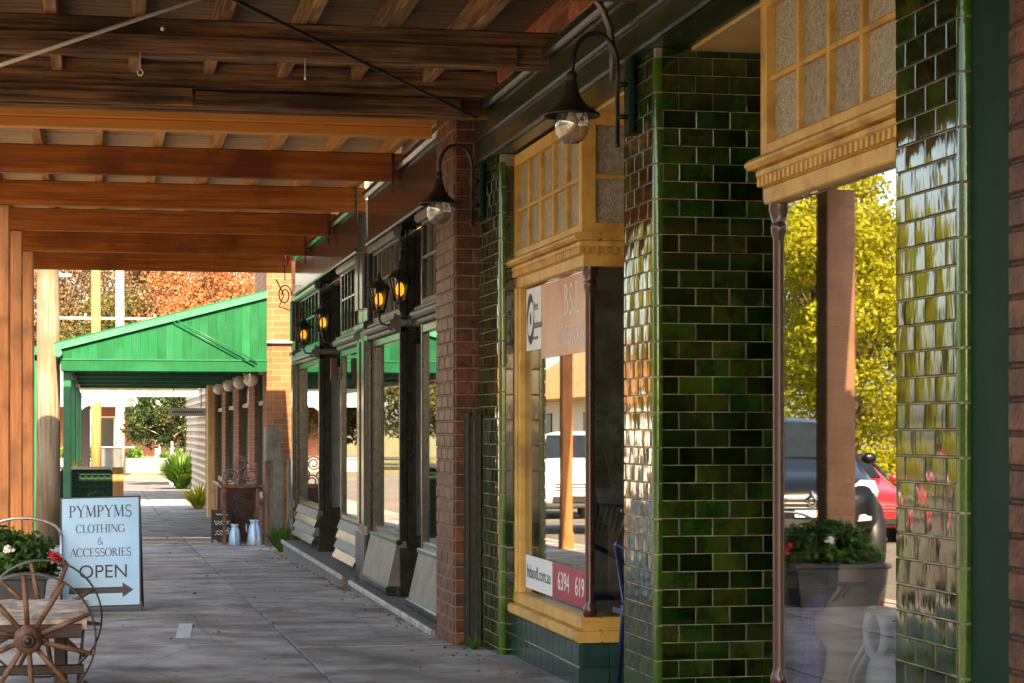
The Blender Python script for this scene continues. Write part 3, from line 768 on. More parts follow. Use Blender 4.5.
# ============================================================ BLACK SHOPFRONTS
bs_a = thing('black_shop', 'black shopfront with battered grey stallboards next to the red brick pier', 'shop', (3, 16.5, g(16.5)))
bs_b = thing('black_shop', 'black shopfront with stepped weatherboard stallboards beyond the bracket lanterns', 'shop', (3, 23, g(23)))
def black_shop(par, y0, yn, yf, y1, style, pil):
    X0 = 2.44
    # windows: near y0..yn, doorway yn..yf, far yf..y1
    for (a, b, side) in ((y0, yn, 'n'), (yf, y1, 'f')):
        zb = .46
        k = MB().bevbox(X0, X0 + .07, a, a + .06, zb, 3.05, .01).bevbox(X0, X0 + .07, b - .06, b, zb, 3.05, .01)
        k.bevbox(X0 + .005, X0 + .065, a + .0602, b - .0602, zb, zb + .06, .008).bevbox(X0 + .005, X0 + .065, a + .0602, b - .0602, 2.13, 2.20, .008)
        fr = k.build('window_frame', blackp, par)
        B('pane', GL, fr, X0 + .03, X0 + .036, a + .058, b - .058, zb + .05, 2.14)
        # cornice
        k = MB().bevbox(X0 - .04, X0 + .05, a, b, 2.2002, 2.24, .01).bevbox(X0 - .085, X0 + .05, a - .02, b + .02, 2.2402, 2.30, .018).bevbox(X0 - .05, X0 + .05, a, b, 2.3002, 2.335, .01)
        if side == 'f': k.bevbox(X0 + .0502, X0 + .8, a - .06, a + .05, 2.2404, 2.2998, .015)
        k.build('cornice', greyp if style == 'a' else trim_b, par)
        # transom with upright bars
        k = MB().box(X0, X0 + .06, a + .061, b - .061, 2.3352, 2.39).box(X0, X0 + .06, a + .061, b - .061, 2.96, 3.03)
        n = 6; p = (b - a - .12) / n
        for i in range(1, n): k.box(X0 + .002, X0 + .03, a + .06 + p * i - .011, a + .06 + p * i + .011, 2.3902, 2.9598)
        for i in range(n): k.box(X0 + .003, X0 + .03, a + .0612 + p * i + .011, a + .0588 + p * (i + 1) - .011, 2.70, 2.72)
        tf = k.build('transom_frame', greyp if style == 'a' else blackp, par)
        for i in range(n): B('pane', obscure_d, tf, X0 + .032, X0 + .037, a + .06 + p * i, a + .06 + p * (i + 1), 2.38, 2.965)
        k = MB().bevbox(X0 - .05, X0 + .04, a, b, 2.985, 3.06, .02); k.build('transom_cornice', greyp if style == 'a' else trim_b, par)
        # stallboard
        if style == 'a':
            MB().prism_y([(X0 + .06, .46), (X0 - .0, .455), (X0 - .02, .44), (X0 - .10, .08), (X0 + .06, .08)], a + .02, b - .02).build('stallboard', greyp, par)
            MB().bevbox(X0 - .12, X0 + .0, a, b, .01, .082, .012).bevbox(X0 - .03, X0 + .02, a, b, .425, .468, .01).build('skirting', blackp, par)
        else:
            for i in range(4):
                z = .08 + i * .095
                MB().prism_y([(X0 + .05, z), (X0 - .09 + i * .017, z), (X0 - .085 + i * .017, z + .02), (X0 - .04 + i * .012, z + .094), (X0 + .05, z + .094)], a + .01, b - .01).build('weatherboard', greyp if i % 2 else blackp, par)
    # far return of the doorway recess (looks back along the street)
    XR = 3.35
    k = MB().box(X0 + .0702, XR, yf, yf + .06, .40, .5).box(X0 + .0702, XR, yf, yf + .06, 2.13, 2.24).box(X0 + .0702, XR, yf, yf + .06, 2.96, 3.05).box(XR - .06, XR, yf + .001, yf + .059, .5, 3.0)
    k.box(X0 + .0702, X0 + .12, yf + .002, yf + .058, .5, 2.96)
    rf = k.build('return_frame', blackp, par)
    B('pane', GL, rf, X0 + .11, XR - .05, yf + .027, yf + .033, .49, 2.14); B('pane', obscure_d, rf, X0 + .11, XR - .05, yf + .027, yf + .033, 2.23, 2.97)
    MB().prism_x([(yf + .05, .4), (yf - .01, .4), (yf - .05, .08), (yf + .05, .08)], X0 + .0, XR).build('stallboard', blackp, par)
    B('stallboard', blackp, par, X0 - .02, XR, yf - .07, yf + .05, .0, .079)
    B('blind', blind, par, X0 + .16, XR - .1, yf + .12, yf + .13, .5, 2.1)
    # near return and door
    B('return_wall', blackp, par, X0 + .0704, XR, yn - .05, yn - .002, .02, 3.05)
    k = MB().box(XR, XR + .05, yn, yn + .12, .02, 2.2).box(XR, XR + .05, yf - .12, yf, .02, 2.2).box(XR, XR + .05, yn + .12, yf - .12, .02, .6).box(XR, XR + .05, yn, yf, 2.2, 3.05)
    d = k.build('door', blackp, par); B('pane', GL, d, XR + .02, XR + .026, yn + .12, yf - .12, .6, 2.2)
    # fascia
    a, b = y0 - .02, y1 + .02
    k = MB().box(2.40, 2.6, a, b, 3.062, 3.56); f = k.build('fascia', blackp, par)
    BB('moulding', blackp, f, 2.35, 2.401, a, b, 3.49, 3.57, b=.02); BB('moulding', blackp, f, 2.37, 2.401, a, b, 3.062, 3.11, b=.012)
    B('upper_wall', mortar, par, 2.46, 2.8, a, b, 3.561, 6.2)
    # plinth ledge with a pale worn edge
    k = MB().box(2.25, 3.4, y0 - .02, y1 + .02, -.5, .0); k.build('plinth', M('dark_plinth', (.10, .095, .085), (.17, .16, .145), rough=.8, scale=8, bump=.2), par)
    BB('plinth_edge', M('worn_ledge_edge', (.2, .195, .18), (.5, .48, .44), rough=.5, scale=12), par, 2.22, 2.2498, y0 - .02, y1 + .02, -.035, .012, b=.008)
    # room
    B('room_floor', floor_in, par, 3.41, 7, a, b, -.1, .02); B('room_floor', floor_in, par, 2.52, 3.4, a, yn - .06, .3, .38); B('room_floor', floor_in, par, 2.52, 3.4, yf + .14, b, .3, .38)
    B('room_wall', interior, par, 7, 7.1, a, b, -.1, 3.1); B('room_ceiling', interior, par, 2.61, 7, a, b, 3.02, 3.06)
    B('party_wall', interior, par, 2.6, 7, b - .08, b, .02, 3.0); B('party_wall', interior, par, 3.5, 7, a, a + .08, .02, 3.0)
    # pilaster
    for (a, b) in pil:
        k = MB().bevbox(2.40, 2.62, a, b, -.3, 3.06, .012).bevbox(2.37, 2.5, a - .02, b + .02, -.3, .42, .015)
        k.bevbox(2.375, 2.45, a + .06, b - .06, .5, 2.2, .015).bevbox(2.36, 2.45, a - .015, b + .015, 2.3, 2.38, .02).bevbox(2.36, 2.45, a + .04, b - .04, 2.5, 3.0, .02)
        k.build('pilaster', blackp, par)
trim_b = M('grey_green_trim', (.07, .085, .06), (.11, .13, .09), rough=.35, coat=.2)
black_shop(bs_a, 14.0, 15.85, 17.0, 18.75, 'a', [(18.8, 19.12)])
black_shop(bs_b, 19.5, 21.3, 23.45, 25.9, 'b', [(19.14, 19.46), (25.95, 26.3)])
MB().box(2.47, 10, 13.955, 26.3, 6.15, 6.3).build('roof', steel, bs_a)
po = B('poster', sign_b, bs_b, 2.72, 3.15, 23.40, 23.405, .62, 1.15)
k = MB()
for z, w in ((1.05, .3), (.95, .34), (.83, .26), (.75, .3)): k.box(2.935 - w / 2, 2.935 + w / 2, 23.3975, 23.399, z - .025, z)
k.build('print', ink_w, po)
bx = tag(BB('wall_box', maroon, None, 2.33, 2.398, 21.2, 21.26, 1.9, 2.12), 'small maroon box fixed beside the weatherboard shop door', 'box')
ch = thing('black_cushion', 'black cushion standing against pale blind in shop doorway', 'cushion', (2.75, 16.85, .5))
MB().lathe([(.0, -.05), (.1, -.04), (.19, -.015), (.2, 0), (.19, .015), (.1, .04), (.0, .05)], (2.85, 16.86, .72), 4, axis='y', sy=1.2).build('cushion', blackm, ch)
B('seam', blackp, ch, 2.80, 2.9, 16.78, 16.80, .71, .73)

# dark metal gutter guard against the brick pier
dg_ = thing('downpipe_guard', 'black ribbed metal guard standing against the red brick pier', 'guard', (2.33, 13.1, g(13)))
k = MB().box(2.325, 2.40, 13.12, 13.20, g(13), 1.47).bevbox(2.315, 2.335, 13.09, 13.2, g(13), 1.49, .005).bevbox(2.392, 2.412, 13.09, 13.2, g(13), 1.48, .005).build('casing', blackm, dg_)
MB().box(2.36, 2.368, 13.105, 13.119, g(13) + .02, 1.45).build('rib', blackp, dg_)

# ============================================================ VERANDAHS
def verandah(name, label, y0, y1, beams, bm, rm, lm, bz, bh, x0=-1.25, rsp=.45, raft=(.06, .10), double=False, bt=.09):
    t = thing(name, label, 'verandah', (0, (y0 + y1) / 2, bz))
    for by in beams:
        b = BB('beam', bm, t, x0, 2.44, by - bt / 2, by + bt / 2, bz, bz + bh, b=.008)
        if double: BB('beam', bm, t, x0, 2.43 - rng.uniform(0, .3), by - bt / 2 - .052, by - bt / 2 - .001, bz + .002 + rng.uniform(0, .02), bz + bh * .52, b=.006)
    x = x0 + .1; z0 = bz + bh
    while x < 2.4:
        BB('rafter', rm, t, x - raft[0] / 2, x + raft[0] / 2, y0 + .01, y1 - .01, z0 + .001, z0 + raft[1], b=.005); x += rsp
    k = MB(); y = y0; zz = z0 + raft[1] + .002; i = 0       # lining boards with open joints under one sheet
    while y < y1 - .02:
        w = min(.118, y1 - y); k.box(x0 - .1, 2.44, y, y + w - .007, zz + rng.uniform(0, .003), zz + .02); y += w
    stuff(k.build('lining_boards', lm, t))
    B('roof_sheet', steel, t, x0 - .12, 2.446, y0, y1, zz + .022, zz + .03)
    BB('fascia_board', bm, t, x0 - .14, x0 - .102, y0, y1, z0 - .12, zz + .02, b=.006)
    return t
nv = verandah('near_verandah', 'dark weathered timber verandah roof with exposed rafters over the tiled shops', -12, 14.02,
              [-9.5, -6.3, -3.2, 0.2, 3.4, 5.4, 7.3, 9.15, 11.02, 12.86], timber_dx, timber_dy, board_d, 3.34, .20, double=True, raft=(.065, .17))
BB('trimmer', timber_dx, nv, -1.25, 2.435, 12.70, 12.745, 3.46, 3.62, b=.006)
BB('trimmer', timber_dx, nv, -1.25, .55, 12.66, 12.699, 3.345, 3.455, b=.006); BB('trimmer', timber_dx, nv, .57, 2.2, 12.665, 12.699, 3.345, 3.44, b=.006)
fv = verandah('far_verandah', 'orange timber verandah roof and tan posts before the black shops', 14.025, 27.0,
              [16.84, 19.28, 21.7, 24.2, 26.9], timber_ox, timber_oy, board_o, 3.42, .23, x0=-1.05, rsp=.47, bt=.075, raft=(.07, .13))
for k in range(6):                                  # bolt heads on the near beams
    pass
# boxed tan end beam where the far roof starts
BB('end_beam', tan, fv, -1.25, 2.255, 14.10, 14.26, 3.475, 3.60, b=.006)
BB('end_beam', tan, fv, -1.25, 2.255, 14.14, 14.24, 3.405, 3.4748, b=.006)
# posts
def post(par, x, y, m, w=.15, zt=3.41, zs=None):
    gz = g(y)
    k = MB().bevbox(x - w / 2, x + w / 2, y - w / 2, y + w / 2, gz, zt, .012)
    k.bevbox(x - w / 2 - .012, x + w / 2 + .012, y - w / 2 - .012, y + w / 2 + .012, gz, gz + .22, .01)
    return k.build('post', m, par)
for x, y in ((-.875, 19.28), (-.85, 21.7), (-.815, 24.2), (-.98, 26.88)): post(fv, x, y, post_m)
post(fv, -1.02, 16.7, post_b, .26)
for y in (5.4, 9.15, 12.9, 0.2): post(nv, -1.2, y, post_b, .16, 3.36)
# end hangers of the beams at the wall
for by in (16.84, 19.28, 21.7, 24.2, 26.9):
    BB('hanger', blackp, fv, 2.345, 2.36, by - .06, by - .04, 3.32, 3.66, b=.003)
# tie rods, cable, hooks on the near verandah
tag(MB().tube([(-1.3, 10.5, 2.872), (.98, 10.5, 3.735)], .011, 6).build('tie_rod', cream_wire), 'pale straight tie rod slanting below the dark verandah beams', 'rod')
tag(MB().tube([(.10, 8.4, 3.312), (2.265, 12.7, 3.35), (2.42, 13.0, 3.352)], .009, 6).build('cable', blackm), 'black cable slanting across the dark verandah beams to the wall', 'cable')
for i, (x, y, r) in enumerate(((.206, 10.95, .012), (1.066, 10.95, .0))):
    h = thing('ceiling_hook', ['pale wire hook with curled end under the dark beam', 'short straight pale wire under the dark beam'][i], 'hook', (x, y, 3.36))
    MB().tube([(x, y, 3.35), (x, y, 3.26)], .0035, 6).build('wire', cream_wire, h)
    if r: MB().tube([(x + .014 * math.cos(a), y, 3.245 + .016 * math.sin(a)) for a in [R(100 - 40 * j) for j in range(9)]], .004, 6).build('curl', white, h)
    else: MB().tube([(x, y, 3.262), (x, y, 3.235)], .006, 6).build('tip', white, h)
for x, y in ((.11, 12.74), (.32, 10.90)): 
    MB().lathe([(.0, -.006), (.010, -.004), (.012, 0.01)], (x, y, 3.46 if y > 12 else 3.47), 8, axis='y').build('bolt', white, nv)

# ============================================================ WALL LAMPS
def gooseneck(y, label, scale=1.):
    t = thing('gooseneck_wall_lamp', label, 'wall lamp', (FX - .012, y, 2.91), 'gooseneck lamps on the tiled pillars')
    xw = FX - .012
    BB('mounting_board', strip_g, t, xw - .03, xw, y - .05, y + .05, 2.70, 3.06, b=.008)
    xr = xw - .075
    k = MB().tube([(xr, y, 2.66), (xr, y, 3.02)] + [(xr - .105 + .105 * math.cos(a), y, 3.02 + .14 * math.sin(a)) for a in [R(15 * i) for i in range(1, 13)]] + [(xr - .215, y, 2.96)], .0105, 10)
    k.tube([(xr, y, 2.78), (xw - .029, y, 2.78)], .012, 8).tube([(xr, y, 2.93), (xw - .029, y, 2.93)], .012, 8).lathe([(.0, -.02), (.014, -.012), (.014, .0), (.008, .012)], (xr, y, 2.655), 10)
    k.build('arm', blackm, t)
    xs = xr - .215
    s = MB().lathe([(.0, 2.985), (.018, 2.98), (.026, 2.965), (.02, 2.945), (.022, 2.935), (.028, 2.92), (.033, 2.89), (.045, 2.86), (.066, 2.83), (.098, 2.805), (.126, 2.79), (.132, 2.782), (.13, 2.775), (.12, 2.785), (.09, 2.80), (.06, 2.82), (.03, 2.86)], (xs, y, 0), 28).build('shade', M('rusty_black_enamel', (.012, .016, .013), (.045, .026, .014), rough=.4, scale=6), t)
    MB().lathe([(.072, 2.80), (.079, 2.765), (.080, 2.73), (.073, 2.695), (.055, 2.668), (.03, 2.652), (.001, 2.648)], (xs, y, 0), 22).build('globe', GLN, t)
    MB().lathe([(.016, 2.81), (.017, 2.79), (.022, 2.775), (.030, 2.752), (.030, 2.735), (.02, 2.718), (.001, 2.712)], (xs, y, 0), 16).build('bulb', bulb_m, t)
    t.location.z += .04
    return t
gooseneck(9.22, 'black gooseneck lamp with bell shade on the pillar between the two doorways')
gooseneck(13.0, 'black gooseneck lamp with bell shade on the tiled pillar beside the brick pier')
# conduit by the near lamp
tag(MB().tube([(2.34, 9.32, 3.0), (2.335, 9.32, 3.12), (2.325, 9.32, 3.24), (2.29, 9.32, 3.33), (2.23, 9.33, 3.42), (2.12, 9.34, 3.52)], .017, 8).build('conduit_pipe', M('dull_conduit', (.10, .095, .08), (.16, .15, .13), rough=.4, metal=.6)), 'bent metal conduit rising from the green fascia above the lamp', 'conduit')
amberg = glass('amber_clear_glass', (1.0, .62, .22), r0=.12)
def lantern(x, y, z, label):
    t = thing('bracket_lantern', label, 'lantern', (x, y, z), 'hexagonal lanterns on the black shopfronts')
    fr = MB(); n = 6
    for j in range(n):
        a = 2 * math.pi * j / n + .3
        fr.tube([(x + .05 * math.cos(a), y + .05 * math.sin(a), z - .10), (x + .085 * math.cos(a), y + .085 * math.sin(a), z + .08)], .009, 5)
    fr.lathe([(.04, -.12), (.052, -.115), (.055, -.098), (.04, -.095)], (x, y, z), 6).lathe([(.0, -.17), (.012, -.16), (.014, -.15), (.02, -.12)], (x, y, z), 8)
    fr.build('frame', blackm, t)
    MB().lathe([(.046, -.097), (.078, .078)], (x, y, z), 6, smooth=False).build('amber_pane', amberg, t)
    MB().lathe([(.10, .075), (.104, .082), (.085, .10), (.05, .135), (.03, .15), (.03, .165), (.012, .175), (.018, .19), (.008, .205), (.001, .22)], (x, y, z), 6, smooth=False).build('cap', blackm, t)
    MB().lathe([(.001, -.06), (.028, -.04), (.034, .0), (.02, .04), (.001, .05)], (x, y, z), 8).build('bulb', bulb_lit, t)
    MB().tube([(x, y, z - .165), (x + .02, y, z - .21), (x + .08, y, z - .22), (x + .14, y, z - .17), (2.41, y, z - .12)], .010, 7).tube([(x + .07, y, z - .22), (x + .10, y, z - .26), (x + .15, y, z - .24), (x + .145, y, z - .19)], .007, 6).build('bracket', blackm, t)
lantern(2.27, 17.02, 2.47, 'amber glass lantern on the far side of the battered stallboard shop door')
lantern(2.27, 15.8, 2.47, 'amber glass lantern between shop door and the brick pier')
lantern(2.27, 23.5, 2.47, 'amber glass lantern on the far side of the weatherboard shop door')
lantern(2.27, 21.4, 2.50, 'amber glass lantern on the near side of the weatherboard shop door')

# ============================================================ BRICK BUILDING AND GREEN CANOPY BEYOND
yb_x = brickmat('buff_brick_courses_x', (.22, .075, .024), (.33, .13, .04), (.30, .20, .12), 'x')
yb_y = brickmat('red_brick_courses_y', (.30, .07, .035), (.38, .11, .05), (.36, .27, .2), 'y')
bb = thing('brick_building', 'orange brick building carrying the bright green canopy', 'building', (4, 38, g(38)))
B('wall', yb_x, bb, 2.31, 9, 29.3, 29.6, g(30) - .1, 5.2)
for a, b in ((29.6, 30.3), (31.9, 33.2), (35.6, 37.0), (39.4, 40.6), (43.0, 47.0)): B('wall', yb_y, bb, 2.33, 2.7, a, b, g(b) - .1, 5.2 if b < 33 else 3.2)
for a, b in ((30.3, 31.9), (33.2, 35.6), (37.0, 39.4), (40.6, 43.0)):
    B('wall', yb_y, bb, 2.33, 2.7, a, b, 2.35, 5.2 if b < 33 else 3.2); B('wall', yb_y, bb, 2.33, 2.7, a, b, g(b) - .1, .35)
    k = MB().box(2.38, 2.46, a, a + .09, .35, 2.35).box(2.38, 2.46, b - .09, b, .35, 2.35).box(2.38, 2.46, a + .09, b - .09, .35, .45).box(2.38, 2.46, a + .09, b - .09, 2.22, 2.35).box(2.385, 2.455, a + .09, b - .09, 1.75, 1.82)
    w = k.build('window', M('shop_green_frame', (.01, .07, .045), (.015, .09, .06), rough=.4), bb)
    B('pane', obscure_d, w, 2.42, 2.426, a + .08, b - .08, .44, 2.24)
    BB('sill', greyp, w, 2.27, 2.44, a - .04, b + .04, .28, .352, b=.01)
B('room_wall', interior, bb, 2.75, 2.8, 29.7, 47, -.5, 3.15)
B('render_patch', greyp, bb, 2.295, 2.55, 29.285, 29.298, g(29) - .1, 1.0)
MB().tube([(2.2, 29.26, 2.62), (2.75, 29.26, 2.62)], .02, 6).build('pipe', white, bb)
B('roof', steel, bb, 2.3, 9, 29.3, 31.9, 5.202, 5.3); B('roof', steel, bb, 2.34, 9, 31.9, 47, 3.202, 3.25)
B('render_pilaster', M('buff_render', (.50, .33, .14), (.6, .42, .2), rough=.8), bb, 2.2, 2.329, 43.2, 43.9, g(44), 3.0)  # plain buff render over the whole pilaster

gc = thing('green_canopy', 'bright green skillion canopy with boarded gable end and turned-down fascia', 'canopy', (.8, 38, 2.3))
cx0, cx1, cy0, cy1 = -.50, 2.30, 29.1, 46.6
ztop = lambda x: 2.53 + (x + .5) * .262
zb = 2.20
n = 24; w = (cx1 - cx0) / n
for i in range(n):
    a, b = cx0 + i * w + .0012, cx0 + (i + 1) * w - .0012
    if ztop(a) - zb < .26: pass
    MB().quadbox([(a, cy0 + .01, zb + .14), (b, cy0 + .01, zb + .14), (b, cy0 + .03, zb + .14), (a, cy0 + .03, zb + .14), (a, cy0 + .01, ztop(a) - .02), (b, cy0 + .01, ztop(b) - .02), (b, cy0 + .03, ztop(b) - .02), (a, cy0 + .03, ztop(a) - .02)]).build('gable_board', canopy_g, gc)
B('gable_backing', canopy_d, gc, cx0 + .05, cx1, cy0 + .031, cy0 + .05, zb + .1, 2.45)
BB('gable_beam', canopy_g, gc, cx0 - .03, cx1, cy0 - .01, cy0 + .06, zb - .01, zb + .139, b=.008)
BB('gable_strip', canopy_d, gc, cx0 - .03, cx1, cy0 - .018, cy0 + .008, zb + .14, zb + .165, b=.004)
a, b = cx0 - .12, cx1 + .0
MB().quadbox([(a, cy0 - .04, ztop(a) - .03), (b, cy0 - .04, ztop(b) - .03), (b, cy0 + .02, ztop(b) - .03), (a, cy0 + .02, ztop(a) - .03), (a, cy0 - .04, ztop(a) + .06), (b, cy0 - .04, ztop(b) + .06), (b, cy0 + .02, ztop(b) + .06), (a, cy0 + .02, ztop(a) + .06)]).build('barge_board', canopy_l, gc)
MB().quadbox([(a, cy0 - .02, ztop(a) + .061), (b, cy0 - .02, ztop(b) + .061), (b, cy1, ztop(b) + .061), (a, cy1, ztop(a) + .061), (a, cy0 - .02, ztop(a) + .085), (b, cy0 - .02, ztop(b) + .085), (b, cy1, ztop(b) + .085), (a, cy1, ztop(a) + .085)]).build('roof_sheet', canopy_g, gc)
BB('eaves_beam', canopy_d, gc, cx0 - .02, cx0 + .08, cy0 + .07, cy1, 2.2, 2.40, b=.008)
MB().tube([(cx0 - .06, cy0 - .1, 2.44), (cx0 - .06, cy1, 2.44)], .055, 10).build('gutter', canopy_l, gc)
for y in (29.3, 35, 40.7, 46.3):
    BB('post', canopy_d, gc, cx0 - .0, cx0 + .11, y - .05, y + .06, g(y), 2.2, b=.01)
BB('post', canopy_d, gc, -.96, -.84, 31.4, 31.52, g(31.5), 2.62, b=.01); BB('outrigger', canopy_d, gc, -.96, cx0 - .021, 31.4, 31.52, 2.4, 2.5)
for y in (32, 35, 38, 41, 44): BB('cross_beam', canopy_d, gc, cx0 + .09, cx1, y - .04, y + .04, 2.26, 2.42, b=.006)
MB().tube([(1.0, cy0 - .03, 2.88), (2.12, cy0 - .03, 2.28)], .008, 6).build('stay_rod', canopy_d, gc)
MB().tube([(1.04, cy0 - .05, 2.91), (2.16, cy0 - .05, 2.33)], .008, 6).build('stay_rod', canopy_d, gc)
# white portal beyond the canopy
wp = thing('white_verandah_frame', 'white painted verandah portal with curved corner brackets beyond the canopy', 'verandah', (1, 52, g(52)))
gy = g(52)
k = MB().bevbox(-.85, 2.4, 52, 52.12, 2.2, 2.48, .01).bevbox(-.85, -.60, 52.13, 52.28, gy, 2.3, .02)
k.prism_y([(-.6, 2.2), (.9, 2.2), (.5, 2.17), (.0, 2.08), (-.35, 1.95), (-.6, 1.75)], 52.02, 52.08)
whd = M('aged_white_paint', (.30, .29, .26), (.42, .40, .36), rough=.6, scale=5)
k.build('portal', whd, wp); BB('gutter', whd, wp, -.95, 2.4, 51.9, 51.998, 2.42, 2.52)
B('roof_sheet', steel, wp, -.95, 2.4, 52, 60, 2.525, 2.545)
BB('post', M('dark_post', (.05, .035, .03), rough=.6), wp, -.5, -.25, 55, 55.2, gy, 2.2)
# globes under the canopy, hanging board
for x, y, tx in ((2.12, 29.75, 'opal globe lamp hanging closest to the gable end of the green canopy'), (2.08, 31.5, 'opal globe lamp hanging second from the gable end of the green canopy'), (2.05, 33.6, 'opal globe lamp hanging third from the gable end of the green canopy'), (2.05, 36.6, 'opal globe lamp hanging farthest from the gable end of the green canopy')):
    t = thing('globe_lamp', tx, 'lamp', (x, y, 2.08), 'opal globes under the canopy')
    MB().lathe([(.001, -.105), (.05, -.09), (.09, -.05), (.105, 0), (.09, .05), (.05, .09), (.001, .105)], (x, y, 2.1), 16).build('globe', globe_m, t)
    MB().tube([(x, y, 2.2), (x, y, 2.45)], .012, 6).lathe([(.05, .09), (.045, .13), (.012, .14)], (x, y, 2.1), 12).build('stem', canopy_d, t)
hb = thing('hanging_shop_board', 'pale grey board hanging under the green canopy', 'sign', (1.7, 42, 1.7))
BB('board', M('pale_grey_board', (.42, .43, .4), (.5, .5, .47), rough=.6), hb, 1.35, 2.1, 42, 42.04, 1.66, 1.82, b=.008)
for x in (1.45, 2.0): MB().tube([(x, 42.02, 1.82), (x, 42.02, 2.42)], .008, 5).build('hanger', blackm, hb)
k = MB()
for i in range(14): k.box(1.42 + i * .045, 1.45 + i * .045, 41.996, 41.999, 1.725, 1.76)
k.build('lettering', ink, hb)
# grey metal gate between the shops, timber post, scroll bracket, red alarm
gt = thing('side_gate', 'narrow ribbed grey metal gate between black shop and brick wall', 'gate', (2.55, 27.2, g(27)))
for i in range(7): MB().bevbox(2.40 + i * .075, 2.465 + i * .075, 27.0, 27.04, g(27) + .05, 1.0, .01).build('slat', M('gate_grey', (.12, .13, .12), (.19, .2, .18), rough=.5, metal=.3), gt)
BB('rail', blackm, gt, 2.40, 2.92, 27.045, 27.08, .82, .88); BB('rail', blackm, gt, 2.40, 2.92, 27.045, 27.08, -.02, .04)
tp = thing('timber_post', 'weathered timber post with grey cap box beside the brick wall', 'post', (2.3, 28.7, g(28)))
BB('shaft', bark, tp, 2.24, 2.34, 28.6, 28.72, g(28.7), .95, b=.01); BB('cap_box', greyp, tp, 2.235, 2.44, 28.56, 28.76, .9502, 1.42, b=.02)
sb = thing('scroll_bracket', 'black wrought iron scroll bracket on the end of the black shopfront', 'bracket', (2.35, 26.4, 2.9))
MB().tube([(2.40 - .09 + .09 * math.cos(R(a)) * (1 - a / 900), 26.4, 3.1 + .14 * math.sin(R(a)) * (1 - a / 900)) for a in range(0, 541, 20)], .009, 6).build('scroll', blackm, sb)
MB().tube([(2.2, 26.4, 3.3), (2.3, 26.4, 3.1), (2.24, 26.4, 2.95), (2.4, 26.4, 2.9)], .009, 6).build('stay', blackm, sb)
al = thing('alarm_box', 'small red alarm box at the end of the orange verandah', 'alarm', (2.36, 26.2, 3.6))
BB('box', red, al, 2.30, 2.348, 26.1, 26.28, 3.50, 3.66, b=.01); MB().lathe([(.035, 0), (.03, -.03), (.001, -.045)], (2.32, 26.19, 3.50), 10).build('dome', red, al)

# ============================================================ UTILITY POLES
def pole(name, label, x, y, r, h, m, cross=()):
    t = thing(name, label, 'pole', (x, y, g(y)), None)
    MB().tube([(x, y, g(y) - .2), (x + .01, y, 2), (x - .01, y, h * .6), (x, y, h)], [r * 1.06, r, r * .92, r * .8], 14).build('shaft', m, t)
    for z, w, m2 in cross:
        c = BB('cross_arm', m2, t, x - w / 2, x + w / 2, y - .16, y - .05, z, z + .12, b=.01)
        for s in (-.45, -.25, .25, .45): MB().lathe([(.02, 0), (.02, .06), (.05, .08), (.05, .13), (.03, .15), (.001, .16)], (x + s * w, y - .1, z + .12), 8).build('insulator', white, c)
    return t
pole('timber_pole', 'thick weathered timber pole at the kerb in front of the green canopy', -.72, 29.9, .165, 9, pole_m)
pole('timber_pole', 'slender orange timber pole beyond the green canopy', -.12, 66, .16, 12, pole_o)
pw_ = M('pale_pole', (.22, .21, .19), (.32, .31, .28), rough=.8, scale=5, stretch=(3, 3, .3))
pl = pole('power_pole', 'pale power pole with two cross arms before the far trees', .9, 96, .22, 16, pw_, ((10.4, 6.2, pw_), (6.4, 6.2, pw_)))
for s in (-.48, -.2, .25, .48):
    tag(MB().tube([(.9 + s * 6.2, 95.9, 10.66), (.9 + s * 6.2 - 1.5, 60, 9.5), (.9 + s * 6.2 - 3, 20, 10.6)], .014, 4).build('power_line', blackm), 'thin power line strung from the pale power pole along the street', 'wire', 'power lines along the street')
sl_ = thing('street_light', 'white curved street light arm over the far road', 'street light', (-3.2, 90, g(90)))
MB().tube([(-3.4, 90, g(90)), (-3.4, 90, 7.6), (-3.2, 90, 8.2), (-2.5, 90, 8.3), (-1.6, 90, 8.0)], [.09, .07, .06, .06, .06], 8).build('mast', white, sl_); MB().bevbox(-1.9, -1.2, 89.85, 90.15, 7.9, 8.02, .03).build('head', white, sl_)

# ============================================================ FAR END OF THE STREET
GZ = g(100)
hs = thing('verandah_house', 'white house with red brick walls and white verandah posts beyond the cross road', 'house', (3, 108, GZ))
rb_far = brickmat('far_red_brick', (.36, .09, .04), (.42, .12, .06), (.4, .3, .22), 'x')
B('wall', rb_far, hs, -8, 9, 110, 116, GZ - .1, 3.2)
k = MB().prism_x([(107.0, 2.75), (106.9, 2.9), (113, 5.0), (117, 3.2), (117, 3.1), (110, 3.1)], -9, 9.6); k.build('roof', M('pale_tin_roof', (.26, .23, .20), (.34, .31, .27), rough=.5, scale=2), hs)
BB('fascia', whd, hs, -9, 9.6, 106.85, 106.96, 2.55, 2.86, b=.02)
for x in (-5, -2.6, -.4, 1.0, 2.9, 5.4, 8): BB('post', whd, hs, x - .14, x + .14, 107.05, 107.3, GZ, 2.56, b=.02)
B('verandah_floor', conc_kerb, hs, -9, 9.6, 106.9, 110, GZ - .1, GZ + .2)
for x in (-3.6, .2, 4.2):
    wdw = B('window', white, hs, x - .6, x + .6, 109.93, 109.99, .3, 2.1); B('pane', obscure_d, wdw, x - .5, x + .5, 109.9, 109.925, .4, 2.0)
for x, s in ((-.5, 3), (1.8, 5), (-2.2, 8), (3.4, 12)): bush('garden_shrub', 'round green garden shrub in front of the far verandah house', (x, 104.5, GZ), .8, .8, 1.2, lf_mid, 700, .14, s, 'shrubs by the far house')
